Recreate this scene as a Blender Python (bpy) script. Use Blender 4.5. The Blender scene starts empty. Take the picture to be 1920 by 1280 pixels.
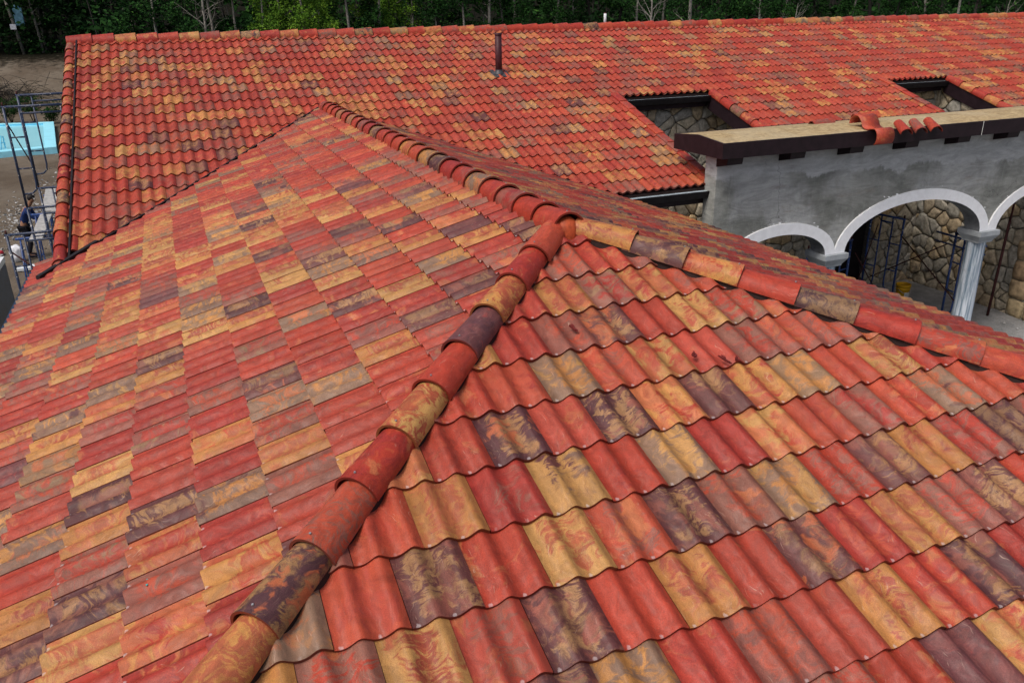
import bpy, bmesh, math, random
from mathutils import Vector, Matrix, noise as mnoise
import re

# ---------------------------------------------------------------- camera
scene = bpy.context.scene
COL = scene.collection
S = 0.3287                     # roof pitch (rise / run)
CO = 1 / math.sqrt(1 + S * S)
SI = S * CO
GV = 0.3418                    # exposed tile length along the slope
TW = 0.300                     # cover width of a tile
LR = 9.14                      # length of the wing ridge
YM = 12.37                     # main ridge
EH = 4.15                      # wing half width
GZ = -4.85                     # ground
cam_d = bpy.data.cameras.new('camera')
cam = bpy.data.objects.new('camera', cam_d)
COL.objects.link(cam)
yaw, pitch, roll = -0.3817, 0.383, -0.0191
cy, sy, cp, sp, cr, sr = math.cos(yaw), math.sin(yaw), math.cos(pitch), math.sin(pitch), math.cos(roll), math.sin(roll)
fwd = Vector((-sy * cp, cy * cp, -sp))
rgt = Vector((cy, sy, 0))
upv = rgt.cross(fwd)
R2 = rgt * cr + upv * sr
U2 = upv * cr - rgt * sr
CAMP = Vector((-2.3699, -4.9843, 1.3998))
cam.matrix_world = Matrix(((R2.x, U2.x, -fwd.x, CAMP.x), (R2.y, U2.y, -fwd.y, CAMP.y), (R2.z, U2.z, -fwd.z, CAMP.z), (0, 0, 0, 1)))
cam_d.sensor_width = 36
cam_d.lens = 1518.16 / 1920 * 36
cam_d.clip_end = 1000
scene.camera = cam

# ---------------------------------------------------------------- light: soft overcast day
SUN_EL, SUN_AZ = math.radians(57), math.radians(-116)      # azimuth measured from +Y towards +X
world = bpy.data.worlds.new('World')
scene.world = world
world.use_nodes = True
wn = world.node_tree.nodes
wn.clear()
wo = wn.new('ShaderNodeOutputWorld')
wb = wn.new('ShaderNodeBackground')
ws = wn.new('ShaderNodeTexSky')
ws.sky_type = 'NISHITA'
ws.sun_disc = False
ws.sun_elevation = SUN_EL
ws.sun_rotation = SUN_AZ
ws.air_density = 0.85
ws.dust_density = 6.0
ws.ozone_density = 0.6
wb.inputs['Strength'].default_value = 0.115
world.node_tree.links.new(ws.outputs[0], wb.inputs[0])
world.node_tree.links.new(wb.outputs[0], wo.inputs[0])
sun_d = bpy.data.lights.new('sun', 'SUN')
sun_d.energy = 1.5
sun_d.angle = math.radians(18)
sun_d.color = (1.0, 0.965, 0.93)
sun = bpy.data.objects.new('sun', sun_d)
COL.objects.link(sun)
sv = Vector((math.sin(SUN_AZ) * math.cos(SUN_EL), math.cos(SUN_AZ) * math.cos(SUN_EL), math.sin(SUN_EL)))
sun.rotation_euler = sv.to_track_quat('Z', 'Y').to_euler()
scene.view_settings.view_transform = 'Standard'
scene.view_settings.look = 'None'
scene.view_settings.exposure = 0.26
scene.view_settings.gamma = 1.0

# ---------------------------------------------------------------- material helpers
class NT:
    def __init__(s, name):
        s.m = bpy.data.materials.new(name)
        s.m.use_nodes = True
        s.t = s.m.node_tree
        s.t.nodes.clear()
        s.out = s.n('ShaderNodeOutputMaterial')
        s.b = s.n('ShaderNodeBsdfPrincipled')
        s.l(s.b.outputs[0], s.out.inputs[0])

    def n(s, t, **k):
        x = s.t.nodes.new(t)
        for a, v in k.items():
            setattr(x, a, v)
        return x

    def l(s, a, b):
        s.t.links.new(a, b)

    def put(s, sock, v):
        if hasattr(v, 'is_output'):
            s.l(v, sock)
        elif isinstance(v, (tuple, list)) and len(v) == 3 and sock.type == 'RGBA':
            sock.default_value = (*v, 1)
        else:
            sock.default_value = v

    def math(s, op, a, b=0.0, c=0.0, clamp=False):
        x = s.n('ShaderNodeMath', operation=op, use_clamp=clamp)
        s.put(x.inputs[0], a)
        s.put(x.inputs[1], b)
        if op in ('MULTIPLY_ADD', 'SMOOTH_MIN'):
            s.put(x.inputs[2], c)
        return x.outputs[0]

    def mix(s, f, a, b, mode='MIX'):
        x = s.n('ShaderNodeMix', data_type='RGBA', blend_type=mode)
        s.put(x.inputs[0], f)
        s.put(x.inputs[6], a)
        s.put(x.inputs[7], b)
        return x.outputs[2]

    def noise(s, vec, scale, detail=3.0, rough=0.5, dist=0.0, col=False):
        x = s.n('ShaderNodeTexNoise')
        if vec is not None:
            s.l(vec, x.inputs['Vector'])
        x.inputs['Scale'].default_value = scale
        x.inputs['Detail'].default_value = detail
        x.inputs['Roughness'].default_value = rough
        x.inputs['Distortion'].default_value = dist
        return x.outputs[1 if col else 0]

    def ramp(s, f, a, b, lo=0.0, hi=1.0):
        x = s.n('ShaderNodeMapRange', interpolation_type='SMOOTHSTEP')
        s.put(x.inputs[0], f)
        s.put(x.inputs[1], a)
        s.put(x.inputs[2], b)
        s.put(x.inputs[3], lo)
        s.put(x.inputs[4], hi)
        return x.outputs[0]

    def vmath(s, op, a, b):
        x = s.n('ShaderNodeVectorMath', operation=op)
        s.put(x.inputs[0], a)
        if op == 'SCALE':
            s.put(x.inputs[3], b)
        else:
            s.put(x.inputs[1], b)
        return x.outputs[0]

    def attr(s, name, out=0):
        x = s.n('ShaderNodeAttribute')
        x.attribute_name = name
        return x.outputs[out]

    def obj(s):
        return s.n('ShaderNodeTexCoord').outputs['Object']

    def bump(s, h, strength=0.3, dist=0.01):
        x = s.n('ShaderNodeBump')
        x.inputs['Strength'].default_value = strength
        x.inputs['Distance'].default_value = dist
        s.l(h, x.inputs['Height'])
        s.l(x.outputs[0], s.b.inputs['Normal'])

    def set(s, **k):
        for a, v in k.items():
            s.put(s.b.inputs[a.replace('_', ' ')], v)


def plain(name, col, rough=0.6, metal=0.0, var=0.25, scale=6.0, bump=0.0):
    n = NT(name)
    o = n.obj()
    f = n.ramp(n.noise(o, scale, 5, 0.6), 0.3, 0.7)
    dark = tuple(c * (1 - var) for c in col)
    lite = tuple(min(1, c * (1 + var)) for c in col)
    n.set(Base_Color=n.mix(f, dark, lite), Roughness=rough, Metallic=metal)
    n.b.inputs['Specular IOR Level'].default_value = 0.22
    if bump:
        n.bump(n.noise(o, scale * 6, 4, 0.6), bump, 0.01)
    return n.m


def tile_material():
    n = NT('marbled_concrete_tile')
    uv = n.n('ShaderNodeTexCoord').outputs['UV']
    par = n.attr('par', 1)
    sx = n.n('ShaderNodeSeparateXYZ')
    n.l(par, sx.inputs[0])
    a1, a2, seed = sx.outputs
    su = n.n('ShaderNodeSeparateXYZ')
    n.l(uv, su.inputs[0])
    cb = n.n('ShaderNodeCombineXYZ')
    n.l(su.outputs[0], cb.inputs[0])
    n.l(su.outputs[1], cb.inputs[1])
    n.l(n.math('MULTIPLY', seed, 7.31), cb.inputs[2])
    P = cb.outputs[0]
    # folded marbling: warp the coordinates twice
    w1 = n.vmath('SCALE', n.vmath('SUBTRACT', n.noise(P, 5.5, 2, 0.5, 0, True), (0.5, 0.5, 0.5)), 0.26)
    P1 = n.vmath('ADD', n.vmath('MULTIPLY', P, (1.5, 0.8, 1.0)), w1)
    w2 = n.vmath('SCALE', n.vmath('SUBTRACT', n.noise(P1, 17, 2, 0.5, 0, True), (0.5, 0.5, 0.5)), 0.06)
    P2 = n.vmath('ADD', P1, w2)
    big = n.noise(P2, 5.6, 2, 0.45)
    # hair-like strands drawn out along the tile's width
    sc = n.vmath('MULTIPLY', P1, (8.5, 52.0, 40.0))
    hair = n.noise(sc, 1.0, 3, 0.65)
    sc2 = n.vmath('MULTIPLY', P2, (5.0, 32.0, 20.0))
    hair2 = n.noise(sc2, 1.0, 2, 0.6)
    fine = n.noise(P, 210, 2, 0.7)
    thick = n.ramp(n.noise(P, 4.0, 0), 0.36, 0.55, 0.25, 1.1)
    v = n.math('ADD', big, n.math('MULTIPLY', n.math('SUBTRACT', hair, 0.5), thick))
    v = n.math('ADD', v, n.math('MULTIPLY', n.math('SUBTRACT', fine, 0.5), 0.10))
    uu, vv_ = su.outputs[0], su.outputs[1]
    wj = n.math('MULTIPLY', n.math('SUBTRACT', n.noise(P, 9, 2), 0.5), 0.10)
    wu = n.math('MULTIPLY', n.ramp(n.math('ADD', uu, wj), 0.015, 0.085), n.ramp(n.math('ADD', uu, wj), 0.295, 0.215))
    wv = n.math('MULTIPLY', n.ramp(n.math('ADD', vv_, wj), 0.0, 0.07), n.ramp(n.math('ADD', vv_, wj), 0.40, 0.30))
    win = n.math('MAXIMUM', n.math('MULTIPLY', wu, wv), n.ramp(uu, 0.301, 0.302))
    v = n.math('ADD', v, n.math('MULTIPLY', n.math('SUBTRACT', win, 0.72), 0.24))
    th = n.math('SUBTRACT', 0.82, n.math('MULTIPLY', a1, 0.62))
    m1 = n.ramp(n.math('SUBTRACT', v, th), -0.06, 0.14)
    strand = n.ramp(n.math('ADD', hair, n.math('MULTIPLY', n.math('SUBTRACT', fine, .5), .3)), 0.34, 0.56, 0.35, 1.0)
    m1 = n.math('MULTIPLY', m1, strand)
    big2 = n.noise(n.vmath('ADD', P2, (3.7, 1.3, 9.1)), 6.5, 1, 0.4)
    v2 = n.math('ADD', big2, n.math('MULTIPLY', n.math('SUBTRACT', hair2, 0.5), 0.7))
    th2 = n.math('SUBTRACT', 0.82, n.math('MULTIPLY', a2, 0.62))
    m2 = n.ramp(n.math('SUBTRACT', v2, th2), -0.05, 0.16)
    # thin folded veins near the border of the patches
    ve = n.math('ABSOLUTE', n.math('SUBTRACT', n.math('FRACT', n.math('MULTIPLY', n.noise(P2, 3.2, 1, 0.45), 11.0)), 0.5))
    vein = n.math('MULTIPLY', n.ramp(ve, 0.0, 0.12, 1.0, 0.0), n.ramp(n.noise(P, 4.1, 1), 0.42, 0.62))
    A, B, C = n.attr('cola'), n.attr('colb'), n.attr('colc')
    c = n.mix(m1, A, B)
    c = n.mix(m2, c, C)
    c = n.mix(n.math('MULTIPLY', vein, n.math('MULTIPLY', n.math('MAXIMUM', a1, a2), 0.6)), c, B)
    # mottling, dust and grain
    mo = n.ramp(n.noise(P2, 13, 5, 0.65), 0.25, 0.75, 0.74, 1.24)
    c = n.mix(1.0, c, mo, 'MULTIPLY')
    dust = n.math('MULTIPLY', n.ramp(n.noise(n.vmath('MULTIPLY', P1, (60., 10., 20.)), 1.0, 4, 0.7), 0.52, 0.78), 0.09)
    c = n.mix(dust, c, (0.50, 0.36, 0.27))
    gr = n.ramp(n.noise(P, 300, 2), 0.25, 0.75, 0.78, 1.22)
    c = n.mix(1.0, c, gr, 'MULTIPLY')
    # painted highlight on the worn spot where each pan meets the butt edge
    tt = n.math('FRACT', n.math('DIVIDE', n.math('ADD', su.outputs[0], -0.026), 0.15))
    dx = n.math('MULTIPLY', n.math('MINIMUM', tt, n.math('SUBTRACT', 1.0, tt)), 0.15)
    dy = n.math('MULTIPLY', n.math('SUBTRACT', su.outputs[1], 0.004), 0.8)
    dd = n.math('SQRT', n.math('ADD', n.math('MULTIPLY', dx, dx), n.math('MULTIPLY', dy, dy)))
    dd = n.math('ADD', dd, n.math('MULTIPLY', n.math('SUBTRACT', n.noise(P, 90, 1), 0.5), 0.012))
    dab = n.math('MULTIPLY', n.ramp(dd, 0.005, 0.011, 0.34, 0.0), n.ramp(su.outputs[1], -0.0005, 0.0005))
    dab = n.math('MULTIPLY', dab, n.attr('glint', 2))
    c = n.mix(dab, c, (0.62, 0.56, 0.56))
    spk = n.ramp(n.noise(P, 75, 2, 0.6), 0.70, 0.76, 0.0, 0.55)
    c = n.mix(spk, c, (0.05, 0.022, 0.02))
    scr = n.math('MULTIPLY', n.ramp(n.noise(n.vmath('MULTIPLY', P1, (140., 9., 20.)), 1.0, 2, 0.6), 0.66, 0.72, 0.0, 0.4), n.ramp(n.noise(P, 6, 1), 0.5, 0.6))
    c = n.mix(scr, c, (0.52, 0.36, 0.27))
    # raw edge of the butt has its shade painted in as dark red
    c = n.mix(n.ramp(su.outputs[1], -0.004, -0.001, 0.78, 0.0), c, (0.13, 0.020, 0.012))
    n.set(Base_Color=c, Roughness=n.ramp(n.noise(P2, 20, 3), 0.3, 0.7, 0.40, 0.64))
    n.b.inputs['Specular IOR Level'].default_value = 0.27
    n.bump(n.math('ADD', n.noise(P, 260, 3, 0.7), n.math('MULTIPLY', n.noise(P2, 22, 3), 1.5)), 0.4, 0.0025)
    return n.m


def stone_material():
    n = NT('rubble_stone')
    o = n.obj()
    r = n.attr('rnd', 2)
    base = n.mix(n.ramp(r, 0.0, 0.55), (0.44, 0.38, 0.27), (0.33, 0.315, 0.27))
    base = n.mix(n.ramp(r, 0.6, 1.0), base, (0.46, 0.34, 0.19))
    mott = n.ramp(n.noise(o, 9, 7, 0.72), 0.25, 0.75, 0.5, 1.4)
    base = n.mix(1.0, base, mott, 'MULTIPLY')
    base = n.mix(n.ramp(n.noise(o, 3, 5, .7), .55, .7, 0, .5), base, (0.30, 0.26, 0.22))
    n.set(Base_Color=base, Roughness=0.92)
    n.b.inputs['Specular IOR Level'].default_value = 0.2
    n.bump(n.noise(o, 24, 7, 0.7), 0.9, 0.03)
    return n.m


def stucco_material():
    n = NT('grey_cement_render')
    o = n.obj()
    sx = n.n('ShaderNodeSeparateXYZ')
    n.l(o, sx.inputs[0])
    zz = sx.outputs[2]
    cl = n.noise(o, 1.3, 6, 0.62)
    # first coat darker and greener, a later paler coat with a ragged lower edge
    strk = n.noise(n.vmath('MULTIPLY', o, (14., 14., 1.3)), 1.0, 5, 0.65)
    rag = n.noise(n.vmath('MULTIPLY', o, (1., 1., .8)), 1.1, 9, 0.62)
    hfr = n.noise(n.vmath('MULTIPLY', o, (5., 5., 2.)), 1.0, 6, 0.7)
    line = n.math('ADD', zz, n.math('ADD', n.math('MULTIPLY', n.math('SUBTRACT', rag, .5), 0.85), n.math('MULTIPLY', n.math('SUBTRACT', hfr, .5), 0.22)))
    line = n.math('ADD', line, n.math('MULTIPLY', n.math('SUBTRACT', sx.outputs[0], 8.0), 0.035))
    coat = n.ramp(line, -1.10, -1.02)
    c = n.mix(n.ramp(cl, .3, .7), (0.15, 0.158, 0.142), (0.32, 0.328, 0.305))
    c2 = n.mix(n.noise(o, 2.2, 5, 0.6), (0.31, 0.32, 0.315), (0.50, 0.515, 0.52))
    c = n.mix(coat, c, c2)
    pal = n.ramp(n.noise(n.vmath('MULTIPLY', n.vmath('ADD', o, (5.3, 0, 2)), (1., 1., .6)), 0.55, 5, 0.6), 0.5, 0.6)
    c = n.mix(n.math('MULTIPLY', pal, 0.6), c, c2)
    c = n.mix(n.ramp(strk, 0.55, 0.8, 0.0, 0.35), c, (0.50, 0.50, 0.48))
    c = n.mix(n.ramp(n.noise(n.vmath('MULTIPLY', o, (1., 1., 4.)), 1.1, 5, 0.7), 0.58, 0.72, 0.0, 0.45), c, (0.20, 0.155, 0.12))
    vo = n.n('ShaderNodeTexVoronoi', feature='DISTANCE_TO_EDGE')
    n.l(n.vmath('ADD', o, n.vmath('SCALE', n.noise(o, 1.7, 4, 0.6, 0, True), 0.9)), vo.inputs['Vector'])
    vo.inputs['Scale'].default_value = 0.55
    c = n.mix(n.math('MULTIPLY', n.ramp(vo.outputs['Distance'], 0.0, 0.006, 0.6, 0.0), n.ramp(n.noise(o, .8, 2), .5, .6)), c, (0.05, 0.05, 0.048))
    sm = n.noise(n.vmath('MULTIPLY', o, (1.4, 1.4, 6.)), 1.0, 7, 0.75, 1.5)
    c = n.mix(1.0, c, n.ramp(sm, 0.3, 0.7, 0.76, 1.22), 'MULTIPLY')
    n.set(Base_Color=c, Roughness=0.93)
    n.bump(n.math('ADD', n.noise(o, 30, 6, 0.7), n.math('ADD', n.math('MULTIPLY', coat, 0.5), n.math('MULTIPLY', n.noise(n.vmath('MULTIPLY', o, (3., 3., 9.)), 1.0, 4, .6), 2.0))), 0.5, 0.014)
    return n.m


def osb_material():
    n = NT('strand_board')
    o = n.obj()
    c = None
    a = n.noise(n.vmath('MULTIPLY', o, (6., 30., 30.)), 1.0, 4, 0.7, 1.2)
    b = n.noise(n.vmath('MULTIPLY', o, (28., 7., 30.)), 1.0, 4, 0.7, 1.0)
    f = n.ramp(n.math('ADD', n.math('MULTIPLY', a, .6), n.math('MULTIPLY', b, .4)), 0.38, 0.62)
    c = n.mix(f, (0.20, 0.135, 0.055), (0.47, 0.36, 0.19))
    c = n.mix(n.ramp(n.noise(o, 1.2, 4), 0.45, 0.7, 0, .4), c, (0.42, 0.36, 0.24))
    # board joints every 1.22 m
    sx = n.n('ShaderNodeSeparateXYZ')
    n.l(o, sx.inputs[0])
    j = n.math('FRACT', n.math('DIVIDE', sx.outputs[0], 2.44))
    c = n.mix(n.ramp(j, 0.0, 0.004, 0.8, 0.0), c, (0.06, 0.04, 0.02))
    n.set(Base_Color=c, Roughness=0.85)
    n.bump(f, 0.2, 0.004)
    return n.m


def ground_material():
    n = NT('dusty_building_ground')
    o = n.obj()
    a = n.noise(o, 0.35, 6, 0.6)
    b = n.noise(o, 2.5, 7, 0.7)
    c = n.mix(n.ramp(a, .3, .7), (0.105, 0.082, 0.060), (0.175, 0.148, 0.115))
    c = n.mix(n.ramp(b, .5, .75, 0, .7), c, (0.075, 0.062, 0.048))
    sx = n.n('ShaderNodeSeparateXYZ')
    n.l(o, sx.inputs[0])
    # concrete dust in the courtyard to the right
    yard = n.ramp(n.math('ADD', sx.outputs[0], n.math('MULTIPLY', a, 2.0)), 2.0, 5.0)
    gc = n.mix(n.ramp(b, .3, .7), (0.20, 0.20, 0.195), (0.32, 0.32, 0.31))
    c = n.mix(yard, c, gc)
    # leaf litter and dark soil up in the wood
    wood = n.ramp(n.math('ADD', sx.outputs[1], n.math('MULTIPLY', n.math('SUBTRACT', b, .5), 9.0)), 69.0, 73.0)
    wood = n.math('MAXIMUM', wood, n.math('MULTIPLY', n.ramp(sx.outputs[0], -8.0, -6.0), n.ramp(sx.outputs[1], 47.0, 50.0)))
    c = n.mix(wood, c, n.mix(n.ramp(b, .35, .65), (0.005, 0.006, 0.003), (0.012, 0.010, 0.006)))
    vo = n.n('ShaderNodeTexVoronoi')
    n.l(o, vo.inputs['Vector'])
    vo.inputs['Scale'].default_value = 9
    peb = n.ramp(vo.outputs['Distance'], 0.05, 0.25, 1.25, 0.9)
    c = n.mix(1.0, c, peb, 'MULTIPLY')
    n.set(Base_Color=c, Roughness=0.95)
    n.b.inputs['Specular IOR Level'].default_value = 0.05
    n.bump(n.math('ADD', n.noise(o, 6, 8, 0.7), n.math('MULTIPLY', n.noise(o, 40, 3), .3)), 0.8, 0.06)
    return n.m


def column_material():
    n = NT('bluish_primed_column')
    o = n.obj()
    st = n.noise(n.vmath('MULTIPLY', o, (16., 16., 0.9)), 1.0, 5, 0.65)
    c = n.mix(n.ramp(st, 0.38, 0.62), (0.11, 0.17, 0.23), (0.52, 0.58, 0.64))
    c = n.mix(n.ramp(n.noise(o, 5, 5, .7), .55, .75, 0, .6), c, (0.30, 0.33, 0.34))
    n.set(Base_Color=c, Roughness=0.8)
    n.bump(n.noise(o, 40, 4), 0.3, 0.005)
    return n.m


def leaf_material(name, c1, c2, c3):
    n = NT(name)
    r = n.attr('rnd', 2)
    c = n.mix(n.ramp(r, 0.0, 0.7), c1, c2)
    c = n.mix(n.ramp(r, 0.75, 1.0), c, c3)
    n.set(Base_Color=c, Roughness=0.8)
    n.b.inputs['Specular IOR Level'].default_value = 0.06
    n.b.inputs['Subsurface Weight'].default_value = 0.0
    return n.m


def steel_material(name='worn_blue_scaffold_paint', blue=(0.012, 0.048, 0.19)):
    n = NT(name)
    o = n.obj()
    w = n.noise(o, 18, 4, 0.7)
    c = n.mix(n.ramp(w, .55, .62), blue, (0.05, 0.06, 0.08))
    c = n.mix(n.ramp(n.noise(o, 25, 2), .66, .7), c, (0.5, 0.5, 0.48))
    n.set(Base_Color=c, Roughness=0.45)
    return n.m


M = {}
M['tile'] = tile_material()
M['stone'] = stone_material()
M['stucco'] = stucco_material()
M['mortar'] = plain('dark_recessed_mortar', (0.10, 0.095, 0.085), 0.95, 0, .4, 20, .5)
M['osb'] = osb_material()
M['ground'] = ground_material()
M['column'] = column_material()
M['steel'] = steel_material()
M['steel_dark'] = steel_material('weathered_navy_scaffold_paint', (0.008, 0.022, 0.065))
M['fascia'] = plain('dark_brown_fascia', (0.017, 0.009, 0.012), 0.5, 0, .25, 8, .1)
M['underlay'] = plain('roofing_felt', (0.03, 0.018, 0.016), 0.9)
M['flash'] = plain('dark_metal_flashing', (0.012, 0.010, 0.011), 0.6, 0.0, .3, 9)
M['gutter'] = plain('blue_grey_gutter_paint', (0.07, 0.10, 0.13), 0.32, 0.3, .2, 7)
M['gutter_lit_top'] = plain('blue_grey_gutter_lit_top', (0.34, 0.41, 0.46), 0.4, 0.0, .2, 7)  # top painted paler than the gutter body, as if lit from above
M['bluegutter'] = plain('dark_blue_gutter', (0.022, 0.045, 0.085), 0.35, 0.3, .3, 7)
M['arch'] = plain('white_arch_paint', (0.84, 0.86, 0.88), 0.6, 0, .05, 9, .15)
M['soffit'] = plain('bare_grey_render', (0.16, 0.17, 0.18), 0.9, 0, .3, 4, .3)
M['pipe'] = plain('maroon_vent_pipe', (0.060, 0.018, 0.022), 0.5, 0, .25, 12)
M['lead'] = plain('grey_flashing_boot', (0.07, 0.07, 0.075), 0.5, 0.4, .3, 12)
M['plug'] = plain('terracotta_mortar', (0.36, 0.065, 0.022), 0.5, 0, .3, 20, .3)
M['nail'] = plain('nail_metal', (0.5, 0.5, 0.5), 0.4, 0.8)
M['door_dark'] = plain('painted_doorway_dark', (0.008, 0.006, 0.006), 0.8)
M['bark'] = plain('grey_bark', (0.17, 0.16, 0.14), 0.9, 0, .4, 9, .5)
M['darkbark'] = plain('dark_bark', (0.022, 0.020, 0.017), 0.9, 0, .4, 9, .5)
M['leaf'] = leaf_material('dark_leaf', (0.006, 0.020, 0.006), (0.019, 0.062, 0.013), (0.06, 0.15, 0.025))
M['leaf2'] = leaf_material('fresh_leaf', (0.04, 0.10, 0.012), (0.10, 0.20, 0.02), (0.2, 0.3, 0.03))
M['leafdry'] = leaf_material('dry_leaf', (0.05, 0.02, 0.01), (0.10, 0.035, 0.012), (0.16, 0.05, 0.02))
M['yellow'] = plain('yellow_plastic', (0.62, 0.33, 0.01), 0.4, 0, .1)
M['label'] = plain('white_label', (0.6, 0.6, 0.55), 0.6, 0, .3, 40)
M['poolrim'] = plain('pale_blue_pool_paint', (0.30, 0.72, 0.86), 0.5, 0, .08, 3)
M['pooldark'] = plain('blue_pool_edge_paint', (0.12, 0.48, 0.68), 0.5, 0, .1, 3)
M['plank'] = plain('weathered_planks', (0.33, 0.33, 0.32), 0.85, 0, .25, 9, .3)
M['whitewood'] = plain('white_timber', (0.62, 0.66, 0.68), 0.7, 0, .12, 5)
M['brownwood'] = plain('brown_panel', (0.26, 0.15, 0.06), 0.8, 0, .3, 8)
M['navy'] = plain('navy_work_cloth', (0.010, 0.028, 0.11), 0.85, 0, .3, 15)
M['dark'] = plain('black_cloth', (0.012, 0.012, 0.018), 0.85)
M['skin'] = plain('brown_skin', (0.25, 0.13, 0.08), 0.6)
M['hair'] = plain('black_hair', (0.01, 0.008, 0.008), 0.6)
M['redcloth'] = plain('red_cloth', (0.30, 0.02, 0.03), 0.8)
M['sack'] = plain('white_sack', (0.62, 0.64, 0.68), 0.8, 0, .15, 6, .4)
M['bluebox'] = plain('blue_grey_enamel', (0.10, 0.22, 0.30), 0.4)
M['rust'] = plain('rusty_steel', (0.06, 0.02, 0.02), 0.7, .3, .4, 18)
M['rubble'] = plain('broken_concrete', (0.36, 0.36, 0.35), 0.95, 0, .3, 9, .4)
M['leafblue'] = plain('turquoise_leaf', (0.03, 0.33, 0.33), 0.6)
M['concrete'] = plain('pale_concrete', (0.33, 0.36, 0.38), 0.9, 0, .2, 3, .3)

# ---------------------------------------------------------------- object helpers
def tag(o, label, cat, group=None, kind=None):
    if label:
        o['label'] = label
    if cat:
        o['category'] = cat
    if group:
        o['group'] = group
    if kind:
        o['kind'] = kind
    return o


def thing(name, label, cat, loc=(0, 0, 0), group=None, rz=0.0):
    o = bpy.data.objects.new(name, None)
    o.empty_display_size = 0.3
    COL.objects.link(o)
    o.location = loc
    o.rotation_euler = (0, 0, rz)
    return tag(o, label, cat, group)


def mesh_obj(name, verts, faces, mats, parent=None, mi=None, smooth=False, attrs=None, uvs=None):
    me = bpy.data.meshes.new(name)
    me.from_pydata([tuple(v) for v in verts], [], faces)
    if not isinstance(mats, (list, tuple)):
        mats = [mats]
    for m in mats:
        me.materials.append(m)
    if mi:
        me.polygons.foreach_set('material_index', mi)
    if smooth is True:
        me.polygons.foreach_set('use_smooth', [True] * len(faces))
    elif smooth:
        me.polygons.foreach_set('use_smooth', smooth)
    me.update()
    o = bpy.data.objects.new(name, me)
    COL.objects.link(o)
    if parent:
        o.parent = parent
    return o


class MB:
    """collects simple solids and builds them as one mesh object"""
    def __init__(s):
        s.v = []
        s.f = []
        s.mi = []
        s.sm = []

    def add(s, vs, fs, m=0, smooth=False):
        k = len(s.v)
        s.v += [Vector(v) for v in vs]
        for f in fs:
            s.f.append(tuple(i + k for i in f))
            s.mi.append(m)
            s.sm.append(smooth)

    def box(s, lo, hi, m=0, mat=None):
        x0, y0, z0 = lo
        x1, y1, z1 = hi
        vs = [Vector(p) for p in ((x0, y0, z0), (x1, y0, z0), (x1, y1, z0), (x0, y1, z0), (x0, y0, z1), (x1, y0, z1), (x1, y1, z1), (x0, y1, z1))]
        if mat:
            vs = [mat @ v for v in vs]
        s.add(vs, [(0, 3, 2, 1), (4, 5, 6, 7), (0, 1, 5, 4), (1, 2, 6, 5), (2, 3, 7, 6), (3, 0, 4, 7)], m)

    def prism(s, pts, d, m=0):
        """polygon pts extruded by vector d"""
        n = len(pts)
        d = Vector(d)
        vs = [Vector(p) for p in pts] + [Vector(p) + d for p in pts]
        s.add(vs, [tuple(range(n))[::-1], tuple(range(n, 2 * n))] + [(i, (i + 1) % n, n + (i + 1) % n, n + i) for i in range(n)], m)

    def tube(s, pts, rad, m=0, seg=8, caps=True):
        pts = [Vector(p) for p in pts]
        if not isinstance(rad, (list, tuple)):
            rad = [rad] * len(pts)
        vs, fs = [], []
        prev = None
        for i, p in enumerate(pts):
            d = (pts[min(i + 1, len(pts) - 1)] - pts[max(i - 1, 0)]).normalized()
            if prev is None:
                a = d.orthogonal().normalized()
            else:
                a = (prev - d * prev.dot(d)).normalized()
            prev = a
            b = d.cross(a)
            for j in range(seg):
                t = 2 * math.pi * j / seg
                vs.append(p + (a * math.cos(t) + b * math.sin(t)) * rad[i])
        for i in range(len(pts) - 1):
            for j in range(seg):
                fs.append((i * seg + j, i * seg + (j + 1) % seg, (i + 1) * seg + (j + 1) % seg, (i + 1) * seg + j))
        k = len(s.v)
        s.add(vs, fs, m, True)
        if caps:
            s.f.append(tuple(k + j for j in range(seg))[::-1])
            s.f.append(tuple(k + (len(pts) - 1) * seg + j for j in range(seg)))
            s.mi += [m, m]
            s.sm += [False, False]

    def lathe(s, prof, c=(0, 0, 0), m=0, seg=20):
        c = Vector(c)
        vs, fs = [], []
        for r, z in prof:
            for j in range(seg):
                t = 2 * math.pi * j / seg
                vs.append(c + Vector((r * math.cos(t), r * math.sin(t), z)))
        for i in range(len(prof) - 1):
            for j in range(seg):
                fs.append((i * seg + j, i * seg + (j + 1) % seg, (i + 1) * seg + (j + 1) % seg, (i + 1) * seg + j))
        s.add(vs, fs, m, True)

    def build(s, name, mats, parent=None):
        return mesh_obj(name, s.v, s.f, mats, parent, s.mi, s.sm)

# ---------------------------------------------------------------- tile colours (linear)
RED = [(0.335, 0.040, 0.021), (0.30, 0.031, 0.019), (0.36, 0.056, 0.026), (0.265, 0.026, 0.019), (0.33, 0.048, 0.029), (0.31, 0.034, 0.017)]
ORG = [(0.40, 0.125, 0.048), (0.37, 0.10, 0.040)]
TAN = [(0.43, 0.205, 0.056), (0.38, 0.17, 0.048), (0.41, 0.225, 0.070)]
PUR = [(0.072, 0.029, 0.032), (0.095, 0.037, 0.036), (0.055, 0.025, 0.031)]
OLI = [(0.22, 0.14, 0.074), (0.19, 0.125, 0.080), (0.165, 0.108, 0.074)]
BRN = [(0.225, 0.074, 0.052), (0.195, 0.066, 0.050), (0.20, 0.085, 0.06)]


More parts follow.
